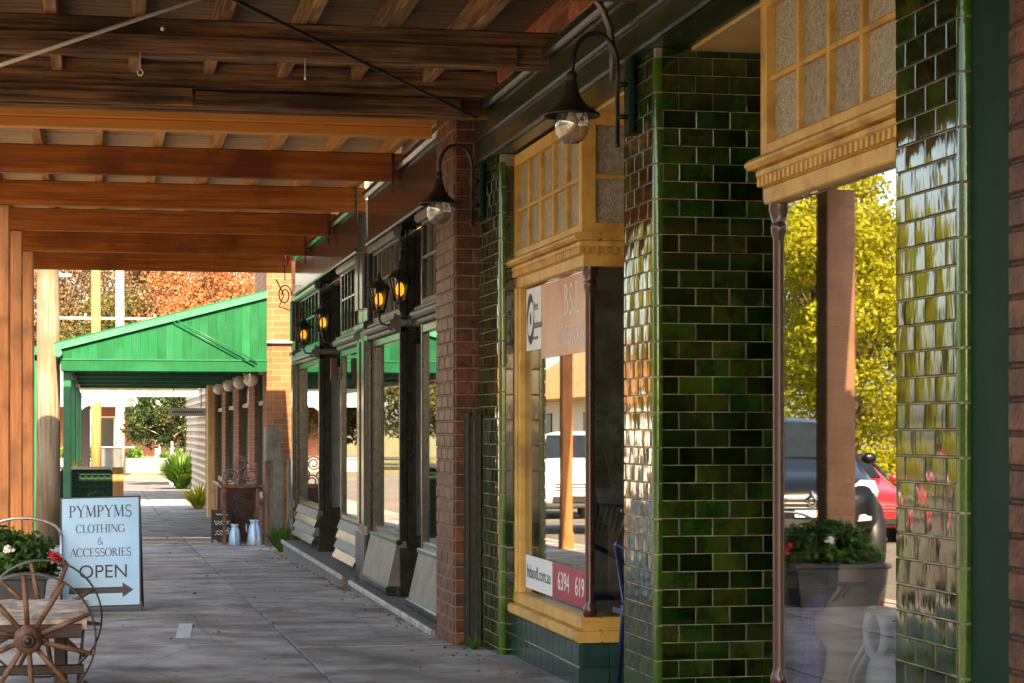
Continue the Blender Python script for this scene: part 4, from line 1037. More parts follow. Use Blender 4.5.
fw = thing('garden_wall', 'low pale garden wall along the far cross road', 'wall', (2, 97, GZ)); B('wall', conc_kerb, fw, -8, 9, 97.6, 97.8, GZ - .15, GZ + .45); BB('coping', whd, fw, -8, 9, 97.55, 97.85, GZ + .4502, GZ + .52)
gb = thing('utility_cabinet', 'dark grey utility cabinet by the far cross road', 'cabinet', (.5, 74, GZ)); BB('body', M('cabinet_grey', (.06, .065, .07), (.08, .085, .09), rough=.5), gb, .0, .75, 73.6, 74.2, GZ, .75, b=.03); BB('lid', white, gb, -.03, 1.2, 73.55, 74.25, .7502, .80, b=.01)

tree('street_tree', 'round dark evergreen street tree with bare lower trunk', (2.45, 70, GZ), 3.4, 1.75, 1.15, lf_deep, bark_l, 12000, .11, 60, .42, 3, trunk_r=.09, cz=2.3)
tree('blossom_tree', 'pinkish autumn tree overhanging the footpath behind the round tree', (3.6, 76, GZ), 3.2, 1.9, 1.0, lf_or, bark, 2600, .10, 40, .5, 9, trunk_r=.08, cz=2.2)
bt = [(-2.2, 126, 17, 4.2, 7, lf_br, 'brown-leaved tree behind the slender orange pole', 5), (1.6, 136, 18, 4.5, 7.5, lf_ol, 'tall olive tree behind the cross arms of the power pole', 6), (6.5, 142, 18, 6, 7, lf_ol, 'broad olive tree behind the pale power pole', 16),
      (5.6, 114, 11.5, 3.6, 4.2, lf_or, 'orange autumn tree rising behind the green canopy', 26), (14, 132, 18, 6, 7, lf_or, 'tall orange tree behind the brick building', 36), (-16, 140, 18, 7, 7, lf_br, 'wide brown tree far beyond the posts', 46), (1.5, 118, 9.5, 3.8, 3.5, lf_ol, 'small olive tree behind the verandah house', 56)]
for x, y, h, rx, rz, lm_, lb, sd in bt:
    tree('background_tree', lb, (x, y, GZ), h, rx, rz, lm_, bark, 22000, .18, 90, 1.5, sd, 'trees at the far end of the street', trunk_r=.3, branch=60)
bush('footpath_shrub', 'bright green arching shrub against the far shop wall', (2.5, 65.5, g(62)), 1.0, 1.0, 1.15, lf_mid, 700, .10, 4, spiky=True)
bush('footpath_shrub', 'pale yellow-green low clump before the buff pilaster', (2.25, 48.5, g(48.5)), .55, .9, .6, lf_yel, 260, .07, 6, spiky=True)
bush('weed_clump', 'green weeds growing at the base of the side gate', (2.33, 26.85, g(27)), .35, .45, .42, lf_mid, 220, .035, 8, spiky=True)
bush('weed_clump', 'tiny weeds at the foot of the tiled pillar beside the brick pier', (2.33, 12.95, g(13)), .08, .16, .12, lf_mid, 60, .012, 9, spiky=True)
fb = thing('weatherboard_shed', 'grey weatherboard shop wall beyond the brick building', 'building', (4, 58, GZ))
for i in range(16): MB().prism_y([(2.9, GZ + i * .2), (2.78, GZ + i * .2), (2.80, GZ + i * .2 + .198), (2.9, GZ + i * .2 + .198)], 52.5, 72).build('weatherboard', M('grey_weatherboard', (.30, .27, .22), (.4, .36, .3), rough=.8), fb)
B('end_wall', yb_x, fb, 2.901, 8, 52.5, 72, GZ, 3.4)
pf = thing('picket_fence', 'white picket fence panel by the far shrub', 'fence', (2.3, 70, GZ))
for i in range(12): MB().bevbox(2.30, 2.33, 68 + i * .28, 68.2 + i * .28, GZ, 1.0, .005).build('picket', white, pf)
B('rail', white, pf, 2.331, 2.36, 68, 71.3, .3, .38); B('rail', white, pf, 2.331, 2.36, 68, 71.3, .75, .83)

# ============================================================ FOOTPATH FURNITURE
# --- A-frame sign
af = thing('a_frame_sign', 'pale blue A-frame sign lettered PYMPYMS with a black arrow', 'sign', (0, 0, 0))
W2, Hh = .305, .86
def lean(k, ang, dy=0., z0=.05, roll=0.):
    mt = Matrix.Translation((0, dy, z0)) @ Matrix.Rotation(R(ang), 4, 'X')
    k.v = [tuple(mt @ Vector(v)) for v in k.v]; return k
A1 = -9
lean(MB().bevbox(-W2, W2, 0, .012, 0, Hh, .003), A1).build('front_panel', sign_b, af)
k = MB().bevbox(-W2 - .012, -W2 + .003, -.002, .022, -.05, Hh + .012, .003).bevbox(W2 - .003, W2 + .012, -.002, .022, -.05, Hh + .012, .003).bevbox(-W2, W2, -.002, .022, Hh, Hh + .013, .003).bevbox(-W2, W2, -.002, .022, -.012, 0, .003)
lean(k, A1).build('front_frame', blackm, af)
k = MB().bevbox(-W2, W2, 0, .012, 0, Hh, .003).bevbox(-W2 - .01, -W2 + .003, -.002, .02, -.05, Hh, .003).bevbox(W2 - .003, W2 + .01, -.002, .02, -.05, Hh, .003)
lean(k, 9, .30).build('rear_panel', blackm, af)
lean(MB().tube([(-.07 + .07 * math.cos(R(a)) + .04, .01, Hh + .01 + .045 * math.sin(R(a))) for a in range(0, 181, 20)], .005, 6), A1).build('carry_handle', blackm, af)
def sign_text(k, x, z, off=-.0012):
    k.v = [(v[0] + x, v[1] + off, v[2] + z) for v in k.v]; return lean(k, A1)
sign_text(serif_text('PYMPYMS', .095, ink, .93), .0, Hh - .105).build('lettering', ink, af)
sign_text(serif_text('CLOTHING', .066, ink, .93), .0, Hh - .245).build('lettering', ink, af)
sign_text(serif_text('&', .058, ink, .9), .0, Hh - .345).build('lettering', ink, af)
sign_text(serif_text('ACCESSORIES', .066, ink, .92), .0, Hh - .435).build('lettering', ink, af)
o = text_mesh('OPEN', .15, ink, parent=None); me = o.data
for v in me.vertices: v.co = (v.co.x * 1.0 + .02, -.0012 - v.co.z, v.co.y + Hh - .595)
mt = Matrix.Translation((0, 0, .05)) @ Matrix.Rotation(R(A1), 4, 'X'); me.transform(mt); setpar(o, af)
k = MB().prism_y([(-.25, .095), (.17, .095), (.17, .06), (.255, .12), (.17, .18), (.17, .145), (-.25, .145)], -.0016, -.0008); lean(k, A1).build('arrow', ink, af)
af.location = (.01, 16.75, g(16.75)); af.rotation_euler = (0, R(-1.2), R(-5))

# --- wagon wheel bench
wb = thing('wagon_wheel_bench', 'rustic bench of pale timber slab between two wagon wheels', 'bench', (-.37, 11, g(11)))
RW = .33
for wy in (10.42, 11.78):
    cz = g(wy) + RW; cxw = -.345 if wy < 11 else -.315
    k = MB()
    rim = [(RW - .010, -.014), (RW, -.014), (RW, .014), (RW - .010, .014), (RW - .010, -.014)]
    k.lathe(rim, (cxw, wy, cz), 56, axis='y')
    wh = k.build('wheel', M('worn_iron_tyre', (.05, .048, .046), (.10, .095, .09), rough=.45, metal=.6, scale=15), wb)
    for i in range(10):
        a = R(36 * i + 22 + (7 if wy > 11 else 0))
        MB().tube([(cxw + math.cos(a) * .05, wy, cz + math.sin(a) * .05), (cxw + math.cos(a) * .18, wy, cz + math.sin(a) * .18), (cxw + math.cos(a) * (RW - .012), wy, cz + math.sin(a) * (RW - .012))], [.012, .014, .010], 8).build('spoke', wood_w, wh)
    MB().lathe([(.0, -.10), (.03, -.10), (.034, -.085), (.05, -.08), (.066, -.05), (.072, 0), (.066, .05), (.045, .08), (.0, .085)], (cxw, wy, cz), 20, axis='y').build('hub', wood_w, wh)
    MB().lathe([(.0, -.112), (.018, -.112), (.02, -.10), (.034, -.098), (.036, -.088)], (cxw, wy, cz), 14, axis='y').build('axle_cap', blackm, wh)
k = MB(); nx, ny = 14, 26; r_ = random.Random(3)
x0, x1, y0, y1, zt = -.70, -.06, 10.53, 11.68, .44
def zsurf(i, j): return zt + (0 if i in (0, nx) or j in (0, ny) else r_.uniform(.002, .016))
for j in range(ny + 1):
    for i in range(nx + 1):
        k.v.append((x0 + (x1 - x0) * i / nx + (r_.uniform(-.012, .012) if i in (0, nx) else 0), y0 + (y1 - y0) * j / ny, zsurf(i, j)))
for j in range(ny):
    for i in range(nx): a = j * (nx + 1) + i; k.f.append((a, a + 1, a + nx + 2, a + nx + 1)); k.sm.append(False)
k.box(x0 + .004, x1 - .004, y0 + .001, y1 - .001, .385, zt - .003)
k.build('seat', slab_w, wb)
dkw = M('dark_stained_board', (.035, .018, .013), (.06, .032, .022), rough=.6, scale=8)
BB('seat_rail', dkw, wb, x0 - .0, x1 - .03, y0 - .035, y0 - .002, .345, .415, b=.006); BB('seat_rail', dkw, wb, x0, x1 - .03, y1 + .002, y1 + .035, .345, .415, b=.006)
BB('foot_bar', dkw, wb, x0 + .3 - .25, x1 - .02, 10.80, 10.84, .13, .18, b=.006)
for x in (-.6, -.2): BB('leg', dkw, wb, x - .03, x + .03, 11.3, 11.36, g(11.3), .384, b=.006)
for x in (-.6, -.2): BB('leg', dkw, wb, x - .03, x + .03, 10.80, 10.86, .181, .364, b=.006); 
for x in (-.6, -.2): BB('leg', dkw, wb, x - .03, x + .03, 10.79, 10.85, g(10.8), .129, b=.006)

# --- planter with flowers
pt = thing('planter_box', 'grey planter box full of dark green foliage with red and white flowers', 'planter', (-.78, 16.25, g(16.25)))
z0 = g(16.25)
MB().prism_y([(-1.14, z0), (-.44, z0), (-.40, z0 + .31), (-1.18, z0 + .31)], 15.9, 16.6).build('box', planter_m, pt)
BB('rim', planter_m, pt, -1.2, -.38, 15.88, 16.62, z0 + .3102, z0 + .35, b=.012); B('soil', M('soil', (.03, .02, .015)), pt, -1.15, -.43, 15.93, 16.57, z0 + .34, z0 + .356)
p, c = crown_pts(5200, .42, .36, .2, 40, .12, 77, 0.0)
p = p + np.array([-.74, 16.25, z0 + .43]); p = p[p[:, 2] > z0 + .31]
link('foliage', leafmesh('foliage', p, .05, lf_dark, 5), lf_dark, pt)
p2_, c = crown_pts(2600, .45, .38, .20, 40, .1, 78, 0.0); p2_ = p2_ + np.array([-.74, 16.25, z0 + .43]); p2_ = p2_[p2_[:, 2] > z0 + .38]
link('foliage', leafmesh('foliage', p2_, .05, lf_mid, 6), lf_mid, pt)
k = MB()
for q in c[:24]: k.tube([(-.74 + q[0] * .3, 16.25 + q[1] * .3, z0 + .4), (-.74 + q[0], 16.25 + q[1], z0 + .6 + q[2] * .6)], .004, 4)
k.build('stem', bark, pt)
for (x, y, z, m) in ((-.33, 16.0, .47, petal_r), (-.30, 16.05, .45, petal_r), (-.66, 15.87, .55, petal_w), (-.35, 15.95, .50, petal_r)):
    rr = np.random.default_rng(int(abs(x) * 1000)); pp = rr.normal(size=(26, 3)) * .016 + np.array([x, y, z0 + z])
    link('flower', leafmesh('flower', pp, .035, m, 3), m, pt)
# hoop rail beside the planter
tag(MB().tube([(-.60 + .30 * math.cos(R(a)) , 16.8, z0 + .60 + .14 * math.sin(R(a))) for a in range(0, 181, 15)] + [(-.90, 16.8, z0)], .012, 8).tube([(-.30, 16.8, z0 + .6), (-.30, 16.8, z0)], .012, 8).build('hoop_rail', steel), 'thin metal hoop rail behind the flower planter', 'rail')

# --- lattice planter screen behind the sign
ls = thing('lattice_planter', 'dark green lattice-sided planter with pale top rail behind the blue sign', 'planter', (-.18, 30.9, g(31)))
gz = g(31); X0, X1 = -.56, .16
B('panel', M('lattice_backing', (.004, .02, .014), rough=.6), ls, X0, X1, 30.93, 31.4, gz, .80)
k = MB()
for i in range(9): x = X0 + (X1 - X0) * i / 8; k.box(x - .022, x + .022, 30.90, 30.92, gz + .08, .78)
lat = k.build('lattice_upright', strip_g, ls)
k = MB()
for j in range(10): z = gz + .1 + j * .1; k.box(X0, X1, 30.885, 30.899, z - .022, z + .022)
k.build('lattice_rail', strip_g, ls)
BB('top_rail', M('pale_top_rail', (.35, .32, .24), rough=.5), ls, X0 - .02, X1 + .02, 30.86, 31.42, .8002, .835, b=.006)
BB('end_post', pole_o, ls, X1 + .021, X1 + .18, 30.9, 31.05, gz, .83)
bush('potted_shrub', 'small yellow-flecked shrub rising behind the lattice planter', (-.4, 34, g(34)), .25, .25, 1.35, lf_yel, 420, .06, 14)

# --- shop display: table with cans, chalkboard, tray
dt = thing('display_table', 'small rustic timber table outside the brick shop', 'table', (2.0, 29.650, g(29.650)))
gz = g(29.650)
BB('table_top', wood_w, dt, 1.68, 2.28, 29.450, 30.000, gz + .80, gz + .84, b=.008)
for x in (1.73, 2.2):
    for y in (29.500, 29.930): BB('leg', wood_w, dt, x - .025, x + .025, y, y + .05, gz, gz + .7998)
k = MB()
for i, (cx_, cz_) in enumerate(((1.8, .18), (1.95, .36), (2.1, .2), (1.97, .1))):
    k.tube([(cx_ + (.11 - a / 9000) * math.cos(R(a)), 29.450, gz + .84 + cz_ - .06 + (.11 - a / 9000) * math.sin(R(a))) for a in range(0, 700, 25)], .012, 6)
sw = tag(k.build('scroll_ornament', M('pinkish_iron', (.10, .05, .055), (.18, .09, .09), rough=.5)), 'curled iron ornament standing on the rustic display table', 'ornament')
k = MB()
for cz_ in (.25, .45): k.tube([(1.97 + (.12 - a / 9000) * math.cos(R(a)), 29.430, gz + .2 + cz_ + (.09 - a / 9000) * math.sin(R(a))) for a in range(0, 600, 25)], .012, 6)
tag(k.build('scroll_ornament', blackm), 'dark curled iron ornament below the rustic display table', 'ornament')
for i, (x, y, r, h, lb) in enumerate(((1.86, 29.250, .085, .30, 'smaller blue-grey tin can standing before the display table'), (2.13, 29.200, .10, .36, 'larger blue-grey tin can standing before the display table'))):
    t = thing('tin_can', lb, 'can', (x, y, gz), 'tin cans by the display table')
    MB().lathe([(.0, 0), (r, 0), (r * 1.02, .01), (r * .98, h * .3), (r * .8, h * .7), (r * .6, h * .82), (r * .55, h * .9), (r * .75, h), (r * .7, h), (r * .5, h * .9)], (x, y, gz), 18).build('body', tin, t)
    MB().tube([(x - r * .7, y, gz + h * .75), (x - r * 1.15, y, gz + h * .85), (x - r * 1.1, y, gz + h * .55), (x - r * .9, y, gz + h * .5)], .008, 6).build('handle', tin, t)
cb = thing('chalkboard_sign', 'small black chalkboard A-sign beside the display table', 'sign', (1.55, 29.950, gz))
BB('board', blackm, cb, 1.34, 1.68, 29.900, 29.920, gz + .06, gz + .56, b=.006)
for x in (1.35, 1.67): BB('leg', blackp, cb, x - .015, x + .015, 29.922, 29.940, gz, gz + .57); 
k = MB()
for i, (z, w) in enumerate(((.48, .2), (.36, .26), (.32, .22), (.2, .2), (.15, .24))):
    k.tube([(1.51 - w / 2 + w * j / 12, 29.897, gz + z + .018 * math.sin(j * 2.1 + i)) for j in range(13)], .006, 4)
k.build('chalk_writing', ink_w, cb)
ms = tag(BB('maroon_crate', maroon, None, 1.45, 1.98, 30.250, 30.550, gz, gz + .80, b=.01), 'maroon upright crate behind the chalkboard sign', 'crate')

for o_ in (cb,): o_.location.x += .2; o_.scale = (.85, .85, .85)
ms.location.x += .22
# --- folding chair parked in the agency doorway
fc = thing('folding_chair', 'navy folding chair with black slatted back in the doorway beside the bay', 'chair', (2.75, 10.2, g(10)))
for i in range(8):
    u = i / 7; MB().tube([(2.60 + u * .22, 10.25, .80 + u * .0 + (1 - abs(u - .5)) * .02), (2.64 + u * .22, 10.22, .97 - u * .02)], .006, 5).build('slat', blackm, fc)
MB().tube([(2.58, 10.24, .80), (2.92, 10.24, .62)], .016, 6).tube([(2.6, 10.2, .97), (2.92, 10.2, .95)], .012, 6).build('back_rail', navy, fc)
for x in (2.60, 2.95): MB().tube([(x + .05, 10.05, g(10)), (x, 10.3, .8)], .013, 6).build('leg', navy, fc); MB().tube([(x + .05, 10.45, g(10)), (x, 10.15, .5)], .013, 6).build('leg', navy, fc)
BB('seat', navy, fc, 2.6, 2.97, 10.05, 10.38, .44, .47, b=.01)

# ============================================================ DISPLAY IN THE CLOTHING WINDOW
df = thing('dress_form', 'tan dress form torso with black neck tie in the clothing window', 'mannequin', (2.80, 7.12, .335))
DX, DY = -.05, .19
rings = [(.335, .16, .11), (.42, .165, .115), (.50, .13, .095), (.56, .125, .09), (.62, .15, .115), (.67, .165, .12), (.71, .175, .10), (.74, .165, .085), (.765, .11, .07), (.785, .06, .055), (.80, .052, .05), (.86, .05, .048), (.875, .047, .045), (.878, .001, .001)]
k = MB(); n = 28
for z, a, b in rings:
    for j in range(n):
        t = 2 * math.pi * j / n
        bust = .03 * max(0, math.cos(t * 2 - 2.2)) if .58 < z < .68 else 0
        x, y = a * math.cos(t), (b + bust) * math.sin(t)
        cs, sn = math.cos(R(62)), math.sin(R(62))
        k.v.append((2.80 + x * cs - y * sn, 7.12 + x * sn + y * cs, z))
for i in range(len(rings) - 1):
    for j in range(n): q = (j + 1) % n; k.f.append((i * n + j, i * n + q, (i + 1) * n + q, (i + 1) * n + j)); k.sm.append(True)
k.build('torso', M('tan_form_fabric', (.62, .40, .25), (.72, .48, .32), rough=.7, scale=12), df)
MB().lathe([(.053, .80), (.058, .808), (.053, .816)], (2.80, 7.12, 0), 20).tube([(2.76, 7.06, .81), (2.72, 7.03, .78), (2.70, 7.05, .74)], .006, 5).tube([(2.76, 7.06, .81), (2.74, 6.99, .80), (2.71, 6.97, .77)], .006, 5).build('neck_tie', ink, df)
sc = thing('sequin_scarf', 'purple sequinned scarf draped over the dress form shoulder', 'scarf', (2.72, 7.25, .4))
k = MB(); nu, nv = 10, 22; r_ = random.Random(5)
for j in range(nv + 1):
    for i in range(nu + 1):
        u, v = i / nu, j / nv
        k.v.append((2.665 + .03 * math.sin(u * 9 + v * 3) * .5 + .05 * (1 - v) ** 3 + r_.uniform(-.004, .004), 7.16 + .20 * u + .02 * math.sin(v * 7), .72 - .36 * v + .02 * math.sin(u * 5) + (0 if v > .1 else .02)))
for j in range(nv):
    for i in range(nu): a = j * (nu + 1) + i; k.f.append((a, a + 1, a + nu + 2, a + nu + 1)); k.sm.append(False)
so = k.build('drape', M('purple_sequins', (.10, .05, .22), (.28, .16, .46), rough=.35, scale=60, bump=.5, metal=.3), sc); md = so.modifiers.new('t', 'SOLIDIFY'); md.thickness = .008
MB().tube([(2.68, 7.36, .37), (2.66, 7.33, .38), (2.66, 7.2, .36)], .012, 6).build('fringe', M('purple_fringe', (.06, .03, .14)), sc)
for o_ in (df, sc): o_.location += Vector((DX, DY, 0))
wbag = thing('white_handbag', 'white handbag with round handle beside the dress form', 'bag', (2.72, 6.72, .335))
cream_l = M('white_leather', (.78, .75, .70), (.86, .83, .78), rough=.4, scale=10)
k = MB().lathe([(.0, -.05), (.09, -.05), (.105, -.03), (.11, 0), (.105, .03), (.09, .05), (.0, .05)], (2.74, 6.70, .47), 20, axis='x', sy=1.2); k.build('body', cream_l, wbag)
MB().tube([(2.70, 6.72 + .085 * math.cos(R(a)), .66 + .085 * math.sin(R(a))) for a in range(0, 361, 20)], .016, 8, caps=False).build('handle', cream_l, wbag)
MB().tube([(2.69, 6.79, .62), (2.67, 6.88, .52), (2.68, 6.98, .40), (2.7, 7.0, .36)], .007, 6).tube([(2.69, 6.76, .60), (2.67, 6.84, .50), (2.68, 6.92, .37)], .006, 6).build('strap', cream_l, wbag)
hat = thing('straw_hat', 'straw hat with red band on a thin stand behind the white handbag', 'hat', (2.74, 6.62, .7))
MB().lathe([(.001, .08), (.04, .075), (.06, .04), (.065, 0), (.11, -.01), (.115, -.018), (.06, -.012)], (2.74, 6.62, .76), 18).build('crown', M('straw', (.45, .28, .12), (.6, .42, .2), rough=.7, scale=30), hat)
MB().lathe([(.064, .0), (.067, .01), (.063, .024)], (2.74, 6.62, .76), 18).build('band', red, hat)
MB().tube([(2.74, 6.62, .34), (2.74, 6.62, .82)], .008, 6).lathe([(.06, .336), (.06, .345), (.008, .355)], (2.74, 6.62, 0), 14).build('stand', blackm, hat)
for o_ in (wbag, hat): o_.location += Vector((0, .22, 0))
bush('indoor_palm', 'leafy indoor plant behind the agency bay window', (2.80, 11.08, 1.05), .28, .28, .62, lf_dark, 420, .07, 21)
st_ = thing('plant_stand', 'tall dark stand under the indoor plant', 'stand', (2.80, 11.08, .335)); MB().lathe([(.0, .335), (.14, .335), (.12, .36), (.05, .4), (.045, .85), (.1, .88)], (2.80, 11.08, 0), 14).build('column', wood_w, st_); MB().lathe([(.08, .88), (.12, 1.05), (.11, 1.06), (.0, 1.03)], (2.80, 11.08, 0), 14).build('pot', planter_m, st_)

# ============================================================ CARS AT THE KERB AND ACROSS (also seen in the windows)
tyre = M('tyre_rubber', (.012, .012, .012), (.02, .02, .02), rough=.8); rimm = M('alloy', (.5, .5, .52), rough=.3, metal=.9)
carglass = M('car_glass', (.01, .014, .015), (.014, .018, .02), rough=.05, spec=.4)
lampm = M('headlamp', (.55, .57, .6), (.7, .72, .75), rough=.1, metal=.2, coat=.8); chrome = M('chrome', (.7, .7, .7), rough=.12, metal=1.); plate = M('plate', (.75, .75, .7), rough=.5); trim = M('black_trim', (.012, .012, .013), rough=.45)
def car(label, paint, x, y, head, group='cars parked along the kerb', emblem=False, suv=False):
    """front bumper centre at (x, y); head = compass of the nose in degrees from +x"""
    t = thing('parked_car', label, 'car', (0, 0, 0), group)
    H, LIFT = (1.08, .25) if suv else (1.0, 0.)
    # stations from nose (x=0) backwards: (x, half width, z bottom, z shoulder, z top, half top width)
    st = [(0.0, .50, .34, .52, .60, .40), (-.06, .70, .26, .58, .70, .55), (-.22, .82, .22, .66, .80, .62), (-.55, .88, .2, .74, .87, .66), (-1.0, .90, .2, .82, .95, .70), (-1.18, .90, .2, .84, 1.0, .70),
          (-1.75, .90, .2, .87, 1.36, .62), (-2.0, .90, .2, .88, 1.44, .60), (-2.7, .90, .2, .89, 1.47, .60), (-3.4, .89, .2, .90, 1.42, .58), (-3.8, .86, .22, .90, 1.28, .56), (-4.1, .80, .28, .88, .98, .60), (-4.2, .68, .36, .75, .84, .5)]
    k = MB(); m_ = 12
    for (sx_, hw, zb_, zs, zt_, tw) in st:
        zb_, zs, zt_ = zb_ * H + LIFT, zs * H + LIFT, zt_ * H + LIFT
        half = [(0, zb_), (hw * .86, zb_), (hw * .98, zb_ + (zs - zb_) * .25), (hw, zb_ + (zs - zb_) * .6), (hw * .97, zs), ((hw * .97 + tw) / 2 + .03, (zs * .45 + zt_ * .55)), (tw, zt_ - .03), (tw * .55, zt_), ]
        ring = half + [(-a, b) for a, b in reversed(half[1:])] + [(-0.0, zt_)]
        ring = half + [(0, zt_ + .006)] + [(-a, b) for a, b in reversed(half[1:])]
        k.v += [(sx_, a, b) for a, b in ring]
    nr = len(ring)
    for i in range(len(st) - 1):
        for j in range(nr): q = (j + 1) % nr; k.f.append((i * nr + j, i * nr + q, (i + 1) * nr + q, (i + 1) * nr + j)); k.sm.append(True)
    k.f.append(tuple(range(nr))); k.f.append(tuple((len(st) - 1) * nr + j for j in range(nr - 1, -1, -1))); k.sm += [True, True]
    body = k.build('body', paint, t)
    import bmesh
    bm = bmesh.new(); bm.from_mesh(body.data); bmesh.ops.recalc_face_normals(bm, faces=bm.faces); bm.to_mesh(body.data); bm.free()
    md = body.modifiers.new('s', 'SUBSURF'); md.levels = md.render_levels = 2
    # windscreen, side and rear glass
    def pan(name, pts, m, th=.012):
        c = sum((Vector(p) for p in pts), Vector()) / len(pts); nrm = (Vector(pts[1]) - Vector(pts[0])).cross(Vector(pts[2]) - Vector(pts[0])).normalized()
        q = MB(); n_ = len(pts); q.v = [tuple(Vector(p) + nrm * th) for p in pts] + [tuple(Vector(p) - nrm * th) for p in pts]
        q.f = [tuple(range(n_)), tuple(range(2 * n_ - 1, n_ - 1, -1))] + [(i, i + n_, (i + 1) % n_ + n_, (i + 1) % n_) for i in range(n_)]; q.sm = [False] * len(q.f)
        return q.build(name, m, t)
    z = lambda v: v * H + LIFT
    pan('windscreen', [(-1.16, .62, z(1.01)), (-1.16, -.62, z(1.01)), (-1.74, -.56, z(1.385)), (-1.74, .56, z(1.385))], carglass)
    pan('rear_window', [(-3.86, -.5, z(1.22)), (-3.86, .5, z(1.22)), (-4.08, .52, z(1.0)), (-4.08, -.52, z(1.0))], carglass)
    for s in (1, -1):
        for xa, xb, xc, xd in ((-1.42, -2.28, -2.28, -1.88), (-2.36, -3.5, -3.3, -2.36)):
            pan('side_window', [(xa, s * .868, z(.94)), (xb, s * .878, z(.95)), (xc, s * .70, z(1.36)), (xd, s * .70, z(1.34))], carglass, .02)
        pan('headlight', [(-.10, s * .50, z(.60)), (-.22, s * .80, z(.64)), (-.42, s * .80, z(.755)), (-.24, s * .60, z(.765)), (-.12, s * .47, z(.69))], lampm, .035)
        pan('fog_lamp', [(-.03, s * .52, z(.36)), (-.10, s * .68, z(.37)), (-.12, s * .68, z(.44)), (-.03, s * .54, z(.43))], lampm, .03)
        MB().lathe([(.0, -.06), (.06, -.06), (.09, -.03), (.09, .03), (.06, .06), (0, .06)], (-1.45, s * .98, z(1.0)), 12, axis='x', sx=1.0, sy=.75).build('wing_mirror', paint, t)
        for wx in (-.78, -3.35):
            RS = 1.2 if suv else 1.; wc = (wx, s * .80, .33 * RS)
            w_ = MB().lathe([(q_ * RS, w_) for q_, w_ in ((.0, -.10), (.2, -.10), (.30, -.11), (.325, -.08), (.325, .08), (.30, .11), (.2, .10), (.0, .09))], wc, 28, axis='y').build('wheel', tyre, t)
            MB().lathe([(.0, .115 * s), (.05, .12 * s), (.19, .105 * s), (.21, .09 * s)], wc, 20, axis='y').build('rim', rimm, w_)
            MB().lathe([(q_ * RS, w_) for q_, w_ in ((.345, -.12), (.385, -.12), (.39, .118), (.345, .118))], wc, 30, axis='y').build('wheel_arch', trim, t)
    gr = MB()
    for i in range(3): gr.bevbox(-.045, .012, -.42, .42, z(.50 + i * .048), z(.518 + i * .048), .006)
    gr.build('grille', chrome, t); BB('air_intake', trim, t, -.08, .008, -.46, .46, z(.29), z(.40), b=.02); BB('number_plate', plate, t, .008, .022, -.19, .19, z(.41), z(.485), b=.004)
    if emblem:
        e = MB(); o_ = [(0, .115), (.075, 0), (0, -.115), (-.075, 0)]; i_ = [(0, .062), (.036, 0), (0, -.062), (-.036, 0)]
        for (px, pz), (qx, qz) in zip(o_, i_): e.v += [(.02, px, z(.585) + pz), (.032, qx * 1.25, z(.585) + qz * 1.25), (.02, qx, z(.585) + qz)]
        for i in range(4): j = (i + 1) % 4; e.f += [(3 * i, 3 * j, 3 * j + 1, 3 * i + 1), (3 * i + 1, 3 * j + 1, 3 * j + 2, 3 * i + 2)]; e.sm += [False, False]
        e.build('emblem', chrome, t)
    t.location = (x, y, g(y) - .15); t.rotation_euler = (0, math.atan(.0137) * 0, R(head))
    return t
carpaint = lambda nm, c: M(nm, c, rough=.3, coat=.6, spec=.4, metal=.0)
car('dark charcoal car with diamond badge and pale headlights parked by the kerb', M('charcoal_car_paint', (.004, .005, .007), rough=.28, coat=.2, spec=.25), -2.65, 21.9, -82, emblem=True, suv=True)
car('red car parked behind the charcoal car', carpaint('red_car_paint', (.45, .012, .015)), -6.7, 30.6, -90)
car('white car with wide grille parked near the green canopy', carpaint('white_car_paint', (.75, .75, .74)), -3.1, 35.2, -78, suv=True)
car('teal car parked behind the white car', carpaint('teal_car_paint', (.02, .22, .30)), -4.6, 44.5, -78)
car('silver car parked across the road close to the cross road', carpaint('silver_car_paint', (.45, .46, .48)), -16.6, 82, 150, 'cars parked across the road')

# ============================================================ ACROSS THE ROAD
ops = [(-15.0, 53.5, 8.6), (-15.6, 57.5, 10.0), (-15.2, 62.5, 10.5), (-16.5, 69, 10.5), (-20, 45, 6.5), (-21, 33, 8.2), (-22, 24, 9), (-21, 14, 9)]
for i, (x, y, h) in enumerate(ops):
    tree('roadside_tree', 'yellow-green tree with a full crown reaching low, across the road' if i < 4 else 'mid green tree across the road before the pale rendered shop', (x, y, g(y)), h, 3.4, h * .44, lf_yel if i < 4 else lf_mid, bark, 19000 if i < 4 else 9000, .15 if i < 4 else .2, 46, 1.05, 100 + i, 'trees across the road', trunk_r=.18, cz=h * .55, branch=40)
for i, (x, y, h) in enumerate(((-11.5, 108, 9), (-15, 118, 12), (-9, 132, 12), (-12, 150, 14), (-6.5, 112, 6))):
    tree('corner_tree', ['olive tree beyond the cross road on the far corner', 'brown autumn tree beyond the cross road on the far corner'][i % 2], (x, y, g(90)), h, 3.6, h * .42, (lf_ol, lf_br)[i % 2], bark, 7000, .26, 60, 1.1, 200 + i, 'trees on the far corner', trunk_r=.2, cz=h * .56, branch=40)
for i, (x, y) in enumerate(((-14.6, 50), (-14.9, 47.5), (-18.2, 33))):
    bush('roadside_shrub', 'low yellow shrub on the opposite footpath', (x, y, g(y)), 1.3, 1.3, 1.5, lf_yel, 1500, .13, 60 + i, 'shrubs across the road')
ho = thing('orange_roofed_house', 'white house with orange roof across the road', 'house', (-25, 124, g(124)))
g8 = g(86)
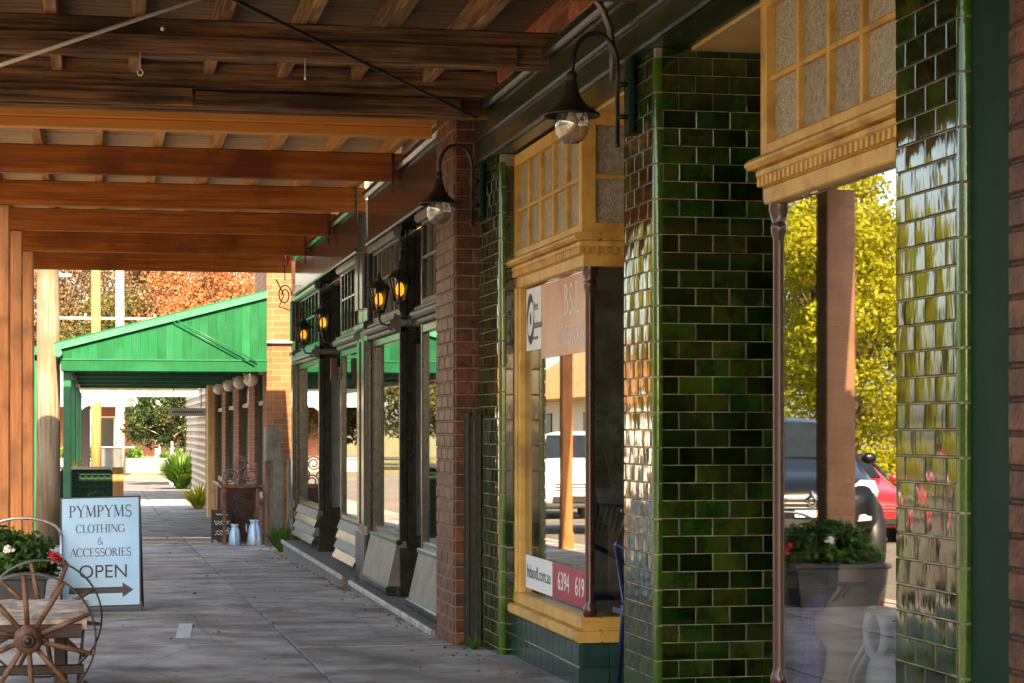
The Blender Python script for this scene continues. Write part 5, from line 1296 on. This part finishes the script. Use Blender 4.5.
B('wall', white, ho, -32, -22.2, 112, 138, g8 - .2, 3.2)
MB().prism_y([(-33, 3.1), (-21.4, 3.1), (-21.4, 3.25), (-27, 6.8), (-33, 3.25)], 111, 139).build('roof', M('orange_tin_roof', (.5, .17, .05), (.62, .25, .08), rough=.6, scale=2), ho)
for y in (115, 120, 125, 130, 135): 
    w_ = B('window', maroon, ho, -22.199, -22.13, y - .7, y + .7, .9, 2.4); B('pane', obscure_d, w_, -22.129, -22.12, y - .6, y - .04, 1.0, 2.3); B('pane', obscure_d, w_, -22.129, -22.12, y + .04, y + .6, 1.0, 2.3)
ob = thing('opposite_shop', 'long pale rendered shop with dark awning across the road', 'shop', (-26, 0, g(0)))
B('wall', M('pale_render', (.5, .44, .36), (.6, .53, .44), rough=.8, scale=2), ob, -33, -24, -30, 16, -.1, 5.5)
BB('awning', M('awning_brown', (.2, .09, .05), rough=.6), ob, -24, -21, -30, 16, 3.2, 3.4)
for y in (-22, -12, -2, 8): w_ = B('window', white, ob, -23.999, -23.9, y - 2, y + 2, .8, 2.8); B('pane', obscure_d, w_, -23.899, -23.89, y - 1.9, y + 1.9, .9, 2.7)
for y in (-28, -18, -8, 2, 12): BB('post', post_b, ob, -21.2, -21.05, y, y + .15, g(y), 3.2)

# ============================================================ SMALL LITTER ON THE FOOTPATH
r_ = np.random.default_rng(9)
yy = r_.uniform(10, 34, 420); xx = np.where(r_.uniform(size=420) < .55, 2.30 - np.abs(r_.normal(0, .10, 420)), r_.uniform(-1.1, 2.2, 420))
xx = np.where((yy > 13.9) & (yy < 27), np.minimum(xx, 2.20), xx)
pts = np.stack([xx, yy, np.array([g(v) for v in yy]) + .008], 1)
lit = leafmesh('dry_leaf_litter', pts, .028, M('dry_leaf', (.12, .06, .02), (.28, .16, .06), rough=.8, scale=3), 12, squash=.06)
lo_ = link('dry_leaf_litter', lit, None); stuff(lo_); lo_['label'] = 'scattered dry leaves and grit on the concrete footpath'; lo_['category'] = 'leaf litter'
